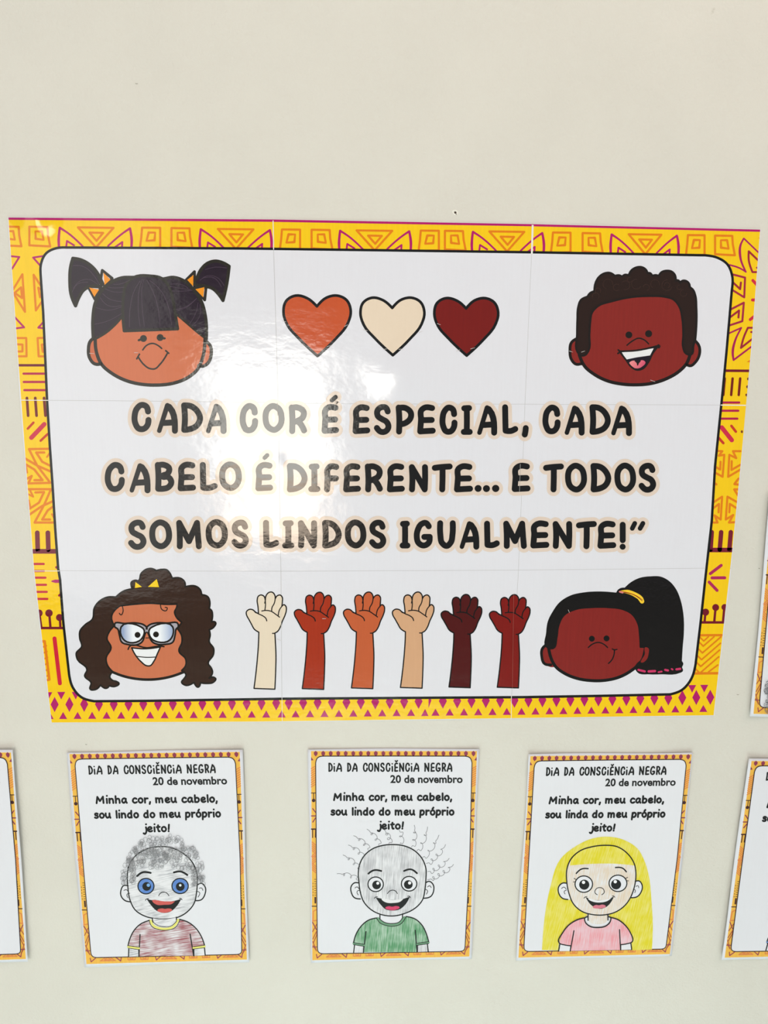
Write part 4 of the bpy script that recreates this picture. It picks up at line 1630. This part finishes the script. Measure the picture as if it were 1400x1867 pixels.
# ---- left sheet: boy with curly scribbled hair, blue eyes, red-brown shirt
root, S, H = sheet([(120.8, 1371.7), (442, 1366.6), (453.5, 1754), (153.7, 1763)],
                   [(126.7, 1375), (437, 1371), (450, 1749.6), (157.6, 1757.8)],
                   'coloring sheet of a blue-eyed boy with curly pencilled hair and red-brown shirt', 'coloring sheets on the wall',
                   (.0012, .0035, .0006, .001), 'lindo', 1)
FL = Frame(110, 1520, 360)
h = Ink('drawn_boy', S, root, 20, FL)
HL = [(478, 370), (475, 300), (485, 230), (530, 160), (610, 110), (700, 92), (790, 100), (870, 140), (930, 195), (965, 270), (970, 370), (965, 420), (950, 490), (910, 545), (840, 590), (760, 605), (680, 603), (600, 585), (530, 540), (497, 480)]
h.fill(HL, P_GREY)
h.stroke(HL, 2.2, INK, closed=True)
h.done('boy drawing shaded with grey pencil')
line_parts(h, 'ear', [[(480, 370), (450, 368), (430, 400), (430, 440), (460, 475), (500, 483)], [(968, 368), (1000, 352), (1025, 375), (1025, 430), (1000, 468), (960, 475)]], 2.2, INK)
line_parts(h, 'ear_fold', [[(450, 403), (468, 398), (483, 412)], [(492, 422), (473, 430), (480, 455)], [(985, 388), (1000, 385), (1010, 402)], [(968, 410), (985, 415), (976, 450)]], 1.2, INK)
line_parts(h, 'eyebrow', [[(545, 300), (580, 275), (640, 278)], [(805, 275), (850, 268), (900, 293)]], 3.6, INK)
line_parts(h, 'nose', [[(697, 440), (715, 418), (745, 416), (770, 440)]], 1.4, INK)
eye(h, 607, 372, 57, 55, P_BLUE, 612, 374, 31, 624, 365, 12, (120, 170, 225))
eye(h, 849, 371, 58, 54, P_BLUE, 850, 375, 31, 850, 366, 9, (214, 228, 238))
mo = h.child('mouth', 3)
mo.fill([(612, 463, K), (700, 480), (800, 478), (858, 462, K), (820, 520), (780, 553), (730, 562), (680, 545), (645, 510)], INK)
mo.fill([(652, 480), (740, 480), (812, 480, K), (790, 498), (740, 504), (680, 502)], pk_((206, 92, 88)))
mo.fill([(688, 542), (715, 530), (745, 533), (765, 530), (792, 540), (765, 556), (725, 560)], pk_((206, 92, 88)))
mo.stroke([(603, 472), (612, 463), (626, 462)], 1.4, INK)
mo.stroke([(845, 460), (855, 460), (862, 468)], 1.4, INK)
mo.done()
nk = h.child('neck', 2)
nk.fill([(652, 600, K), (740, 607), (822, 595, K), (822, 625), (780, 655), (730, 662), (680, 645), (655, 620)], P_GREY)
nk.stroke([(652, 598), (655, 628)], 2.1, INK)
nk.stroke([(822, 592), (825, 622)], 2.1, INK)
nk.done()
SH = Ink('drawn_shirt', S, root, 20, FL)
SH.fill([(632, 615, K), (570, 640), (520, 690), (495, 740), (478, 805, K), (557, 815, K), (560, 868, K), (945, 865, K), (942, 812, K), (1024, 800, K), (1000, 730), (960, 670), (900, 625), (845, 608, K), (820, 665), (740, 683), (660, 660)], P_RED)
SH.stroke([(632, 615), (570, 640), (520, 690), (495, 740), (478, 800)], 2.1, INK)
SH.stroke([(845, 608), (900, 625), (960, 670), (1000, 730), (1024, 798)], 2.1, INK)
SH.stroke([(565, 715), (557, 870)], 2.1, INK)
SH.stroke([(920, 712), (945, 866)], 2.1, INK)
SH.done('red-brown pencilled shirt')
cl = SH.child('collar', 3)
cl.stroke([(640, 617), (658, 650), (700, 670), (745, 675), (800, 660), (835, 612)], 4.2, pk_((226, 222, 120)))
cl.stroke([(630, 612), (648, 657), (700, 680), (750, 684), (815, 665), (848, 606)], 1.2, INK)
cl.stroke([(655, 622), (680, 645), (730, 660), (790, 652), (824, 620)], 1.2, INK)
cl.done('yellow collar')
for a_, b_ in (((482, 803), (556, 813)), ((945, 810), (1022, 799))):
    c_ = SH.child('cuff', 3)
    c_.stroke([a_, b_], 4.2, pk_((226, 222, 120)))
    c_.stroke([(a_[0], a_[1] - 8), (b_[0], b_[1] - 8)], 1.1, INK)
    c_.stroke([(a_[0] - 2, a_[1] + 8), (b_[0] + 2, b_[1] + 9)], 1.1, INK)
    c_.done('yellow cuff')
for q_ in ([(485, 818), (556, 825), (557, 870), (483, 872)], [(946, 820), (1022, 812), (1027, 862), (947, 866)]):
    ar = Ink('drawn_arm', S, root, 20, FL)
    ar.fill(q_, P_GREY, sm=False)
    ar.stroke([q_[0], q_[3]], 2.1, INK)
    ar.stroke([q_[1], q_[2]], 2.1, INK)
    ar.done()
rnd = random.Random(3)
P = []
while len(P) < 250:
    x, y = rnd.uniform(430, 1030), rnd.uniform(5, 360)
    u, v = (x - 728) / (300 if x > 728 else 296), (y - 330) / 325
    if u * u + v * v > 1:
        continue
    inhead = ((x - 722) / 248) ** 2 + ((y - 300) / 210) ** 2 < 1 or y > 300 and abs(x - 722) < 240
    if inhead and y > 246:
        continue
    if inhead and y > 200 and rnd.random() < .35:
        continue
    P.append((x, y))
for x_, y_ in [(rnd.uniform(485, 525), rnd.uniform(190, 345)) for _ in range(26)] + [(rnd.uniform(935, 965), rnd.uniform(240, 370)) for _ in range(16)]:
    P.append((x_, y_))
hs_ = Ink('pencilled_hair', S, root, 60, FL)
hs_.step = 3e-7
loops(hs_, P, 14, .6, pk_((132, 132, 136)), rnd)
hs_.done('grey curly hair scribbled in pencil', kind='stuff')


# ---- shared outline of the bald printed boy, traced in patch [550,1520,340]
def boy(S, root, H, face, shirt, trim, cuff=None, tongue=(212, 66, 108), colour_ears=True):
    h = Ink('drawn_boy', S, root, 20, F3B, H)
    HM = [(425, 290), (435, 230), (470, 165), (530, 115), (610, 88), (690, 82), (770, 92), (850, 130), (905, 190), (932, 260), (932, 340), (925, 420), (905, 500), (850, 560), (770, 600), (680, 618), (600, 608), (520, 570), (465, 510), (440, 440), (430, 370)]
    h.fill(HM, face)
    h.stroke(HM, 2.2, INK, closed=True)
    h.done()
    line_parts(h, 'ear', [[(428, 370), (395, 370), (370, 400), (372, 440), (395, 480), (440, 490)], [(930, 370), (955, 358), (985, 380), (990, 430), (970, 470), (915, 485)]], 2.2, INK)
    line_parts(h, 'ear_fold', [[(400, 408), (415, 400), (430, 415)], [(435, 425), (417, 432), (424, 460)], [(945, 400), (960, 392), (972, 405)], [(925, 418), (942, 425), (936, 455)]], 1.2, INK)
    line_parts(h, 'eyebrow', [[(500, 300), (540, 275), (597, 280)], [(768, 280), (820, 268), (865, 297)]], 3.3, INK)
    line_parts(h, 'nose', [[(643, 450), (665, 428), (700, 428), (718, 450)]], 1.4, INK)
    eye(h, 555, 380, 58, 55, pk_(PW), 562, 385, 33, 571, 372, 11, (240, 240, 244))
    eye(h, 806, 376, 58, 55, pk_(PW), 800, 382, 33, 810, 370, 12, (240, 240, 244))
    mo = h.child('mouth', 3)
    mo.fill([(555, 478, K), (650, 495), (760, 490), (812, 472, K), (780, 530), (730, 570), (680, 577), (630, 568), (590, 530)], INK)
    mo.fill([(600, 494), (680, 498), (762, 490, K), (740, 510), (690, 520), (630, 515)], pk_((228, 228, 232)))
    mo.fill([(628, 555), (650, 545), (680, 548), (710, 543), (734, 552), (705, 571), (660, 572)], pk_(tongue))
    mo.stroke([(545, 485), (555, 476), (568, 474)], 1.4, INK)
    mo.stroke([(795, 470), (808, 470), (815, 480)], 1.4, INK)
    mo.done()
    nk = h.child('neck', 1)
    nk.stroke([(587, 608), (587, 655)], 2.1, INK)
    nk.stroke([(757, 602), (757, 648)], 2.1, INK)
    nk.done()
    SH = Ink('drawn_shirt', S, root, 20, F3B, H)
    SH.fill([(563, 633, K), (500, 650), (450, 690), (410, 750), (388, 825, K), (468, 838, K), (463, 890, K), (866, 888, K), (868, 830, K), (953, 815, K), (935, 750), (905, 690), (850, 640), (784, 622, K), (757, 660), (680, 685), (600, 668)], shirt)
    SH.stroke([(563, 633), (500, 650), (450, 690), (410, 750), (388, 822)], 2.1, INK)
    SH.stroke([(784, 622), (850, 640), (905, 690), (935, 750), (953, 812)], 2.1, INK)
    SH.stroke([(482, 735), (463, 890)], 2.1, INK)
    SH.stroke([(852, 725), (866, 888)], 2.1, INK)
    SH.done()
    cl = SH.child('collar', 3)
    cl.stroke([(572, 637), (600, 668), (680, 685), (745, 668), (772, 630)], 5, trim)
    cl.stroke([(563, 635), (585, 668), (630, 688), (680, 695), (740, 680), (782, 625)], 1.3, INK)
    cl.stroke([(585, 640), (620, 665), (680, 675), (730, 664), (757, 630)], 1.3, INK)
    cl.done()
    for a_, b_ in (((389, 825), (468, 838)), ((868, 830), (953, 817))):
        c_ = SH.child('cuff', 3)
        c_.stroke([a_, b_], 3.4, cuff or trim)
        c_.stroke([(a_[0], a_[1] - 7), (b_[0], b_[1] - 7)], 1.3, INK)
        c_.stroke([(a_[0], a_[1] + 8), (b_[0], b_[1] + 8)], 1.3, INK)
        c_.done()
    for q_ in ([(397, 835), (466, 845), (463, 890), (390, 891)], [(868, 838), (943, 828), (950, 885), (868, 888)]):
        ar = Ink('drawn_arm', S, root, 20, F3B, H)
        ar.fill(q_, face, sm=False)
        ar.stroke([q_[0], q_[3]], 2.1, INK)
        ar.stroke([q_[1], q_[2]], 2.1, INK)
        ar.done()
    return h


# ---- middle sheet
root, S, H = sheet([(561.5, 1366), (873.5, 1365), (859.8, 1747.5), (568, 1755)], QM,
                   'coloring sheet of a bald boy with springy pencil curls and green shirt', 'coloring sheets on the wall',
                   (.001, .0016, .0005, .0008), 'lindo', 2)
boy(S, root, None, P_GREYV, P_GREEN, pk_((108, 152, 120)))
HAIRS = [(418, 350, 265, 300, 3), (425, 270, 310, 160, 3), (460, 188, 350, 85, 3), (500, 125, 390, 15, 3), (580, 91, 490, -34, 3), (655, 76, 618, -29, 3), (740, 76, 728, -34, 2),
         (825, 101, 845, -64, 3), (865, 129, 945, -51, 3), (905, 181, 1030, 11, 3), (935, 225, 1080, 82, 4), (945, 285, 1107, 185, 4), (945, 345, 1140, 230, 5)]
for x0, y0, x1, y1, n in HAIRS:
    k = Ink('pencilled_curl', S, root, 20, F3B)
    L = math.hypot(x1 - x0, y1 - y0)
    ux, uy = (x1 - x0) / L, (y1 - y0) / L
    pts = []
    N = n * 9 + 6
    for i in range(N + 1):
        t = i / N
        env = 1 if .1 < t < .78 else 0.25
        ph = 6.28318 * n * t
        r = 15 * env
        pts.append((x0 + ux * (L * t - r * math.sin(ph)) - uy * r * (1 - math.cos(ph)), y0 + uy * (L * t - r * math.sin(ph)) + ux * r * (1 - math.cos(ph))))
    k.stroke(pts, .95, pk_((132, 132, 138)))
    k.done()

# ---- right sheet: blond girl
root, S, H = sheet([(963.7, 1375), (1264, 1372), (1225.5, 1742.5), (940.5, 1751.5)],
                   [(967, 1378.7), (1261, 1375.5), (1221, 1739.5), (945, 1746)],
                   'coloring sheet of a girl with long yellow hair and pink shirt', 'coloring sheets on the wall',
                   (.0016, .0022, .0008, .0008), 'linda', 3)
FR = Frame(930, 1520, 350)
k = Ink('drawn_hair', S, root, 20, FR)
k.fill([(232, 848, K), (250, 620), (290, 400), (370, 180), (480, 90), (600, 35), (720, 22), (840, 50), (930, 110), (980, 200), (1010, 300), (1030, 480), (1040, 650), (1034, 845, K), (890, 850, K), (885, 790, K), (860, 700), (780, 625, K), (480, 625, K), (400, 700), (355, 800, K), (352, 852, K)], P_YEL)
k.done('long yellow pencilled hair')
h = Ink('drawn_girl', S, root, 25, FR)
HR_ = [(412, 340), (412, 270), (440, 190), (510, 125), (600, 95), (690, 85), (780, 95), (860, 150), (905, 220), (917, 300), (905, 390), (880, 460), (840, 520), (760, 575), (690, 592), (600, 590), (520, 565), (460, 510), (430, 440)]
h.fill([(565, 570), (565, 640), (600, 670), (660, 675), (715, 640), (715, 570)], P_BEIGE)
h.fill([(540, 612), (568, 600), (575, 640), (640, 660), (705, 640), (713, 600), (735, 612), (720, 660), (640, 685), (560, 665)], pk_(PW))
h.fill([(412, 362), (385, 360), (355, 385), (353, 430), (380, 470), (440, 480)], pk_(PW))
h.fill([(912, 348), (940, 345), (962, 375), (955, 425), (925, 460), (862, 467)], pk_(PW))
h.fill(HR_, P_BEIGE)
h.fill([(436, 232, K), (445, 190), (510, 125), (600, 95), (690, 85), (780, 95), (860, 150), (905, 232, K), (780, 220), (600, 220)], P_YEL)
h.stroke(HR_, 2.2, INK, closed=True)
h.done()
line_parts(h, 'ear', [[(412, 362), (385, 360), (355, 385), (353, 430), (380, 470), (420, 480)], [(912, 348), (940, 345), (962, 375), (955, 425), (925, 460), (882, 467)]], 2.2, INK)
line_parts(h, 'ear_fold', [[(375, 400), (392, 390), (408, 405)], [(410, 412), (395, 420), (400, 440)], [(918, 385), (932, 380), (937, 395)], [(900, 405), (912, 412), (908, 430)]], 1.2, INK)
line_parts(h, 'eyebrow', [[(482, 290), (520, 258), (568, 255)], [(768, 247), (820, 252), (847, 278)]], 2.5, INK)
line_parts(h, 'nose', [[(635, 445), (618, 430), (625, 405), (650, 393), (680, 405), (685, 430), (668, 445)]], 1.4, INK)
line_parts(h, 'eyelash', [[(482, 336), (466, 326)], [(476, 352), (460, 352)], [(842, 326), (857, 318)], [(848, 343), (862, 344)]], 1.3, INK)
eye(h, 537, 368, 64, 60, pk_(PW), 540, 372, 37, 535, 355, 12, (240, 240, 244))
eye(h, 786, 362, 65, 60, pk_(PW), 772, 370, 37, 766, 350, 12, (240, 240, 244))
mo = h.child('mouth', 3)
mo.fill([(550, 463, K), (600, 480), (660, 485), (720, 475), (757, 457, K), (735, 500), (700, 535), (660, 548), (620, 540), (580, 510)], INK)
mo.fill([(570, 478), (640, 487), (738, 470, K), (710, 490), (650, 502), (600, 495)], pk_((230, 230, 234)))
mo.fill([(603, 532), (625, 520), (648, 522), (672, 517), (697, 528), (660, 545)], pk_((214, 120, 140)))
mo.stroke([(538, 470), (550, 461), (560, 460)], 1.4, INK)
mo.stroke([(745, 455), (757, 456), (762, 464)], 1.4, INK)
mo.done()
SH = Ink('drawn_shirt', S, root, 40, FR)
SH.fill([(540, 612, K), (500, 625), (430, 665), (385, 720), (358, 798, K), (440, 822, K), (438, 855, K), (805, 848, K), (806, 812, K), (890, 788, K), (875, 720), (840, 670), (780, 625), (735, 611, K), (718, 655), (640, 685), (565, 665)], P_PINK)
SH.stroke([(540, 615), (500, 625), (430, 665), (385, 720), (357, 797), (400, 812), (445, 818)], 2.1, INK)
SH.stroke([(735, 612), (780, 625), (840, 670), (875, 720), (890, 788), (850, 803), (803, 810)], 2.1, INK)
SH.stroke([(465, 708), (438, 855)], 2.1, INK)
SH.stroke([(797, 700), (805, 846)], 2.1, INK)
SH.done('pink pencilled shirt')
cl = SH.child('collar', 2)
cl.stroke([(568, 606), (545, 615), (548, 645), (580, 675), (640, 685), (700, 672), (730, 640), (732, 612), (712, 606)], 2.1, INK)
cl.stroke([(568, 590), (568, 632)], 2.1, INK)
cl.stroke([(713, 588), (713, 630)], 2.1, INK)
cl.done()
for q_ in ([(362, 808), (442, 822), (438, 856), (353, 857)], [(806, 816), (880, 800), (886, 845), (806, 848)]):
    ar = Ink('drawn_arm', S, root, 40, FR)
    ar.fill(q_, pk_(PW), sm=False)
    ar.stroke([q_[0], q_[3]], 2.1, INK)
    ar.stroke([q_[1], q_[2]], 2.1, INK)
    ar.done()

# ---- sheets cut by the picture's edges
root, S, H = sheet([(1364.4, 1383.8), (1668, 1386), (1604, 1744), (1314.8, 1751)], [(1370, 1387.6), (1663, 1390), (1599, 1740), (1321, 1746)],
                   'coloring sheet at the right edge, lower one, with a blue sleeve cuff showing', 'coloring sheets on the wall',
                   (.0042, .0015, .0008, .0008), 'lindo', 4)
boy(S, root, H, pk_(PW), pk_(PW), pk_((118, 150, 205)))
k = Ink('pencilled_hair', S, root, 60, F3B, H)
k.step = 3e-7
rnd = random.Random(9)
loops(k, [(rnd.gauss(0, 8) + 400 + 280 * math.cos(a_) * 1.05 + 280, rnd.gauss(0, 14) + 250 + 215 * math.sin(a_)) for a_ in np.linspace(3.0, 6.4, 70)], 18, .7, pk_((200, 130, 140)), rnd)
k.done('pinkish scribbled curls', kind='stuff')

root, S, H = sheet([(1405, 890), (1727, 893), (1667, 1313), (1367.8, 1307)], [(1411, 895), (1722, 897), (1662, 1308), (1373.5, 1301.5)],
                   'coloring sheet cut by the right edge, upper one, beside the poster', 'coloring sheets on the wall',
                   (.0042, .0015, .0008, .001), 'linda', 5)
boy(S, root, H, pk_(PW), pk_(PW), pk_(PW))
k = Ink('pencilled_hair', S, root, 60, IDF)
k.step = 3e-7
rnd = random.Random(11)
loops(k, [(1397 + rnd.uniform(0, 22), 1238 + i * .9) for i in range(66)], 4.2, .7, pk_((110, 110, 114)), rnd)
k.done('grey scribbled curls', kind='stuff')

root, S, H = sheet([(-288, 1368), (23.6, 1367.6), (51.4, 1754), (-240, 1764)], [(-283, 1372), (20, 1372), (47, 1748.5), (-236, 1759)],
                   'coloring sheet cut by the left edge, with only its right border showing', 'coloring sheets on the wall',
                   (.001, .0045, .0008, .0012), 'lindo', 6)
boy(S, root, H, pk_(PW), pk_(PW), pk_(PW))
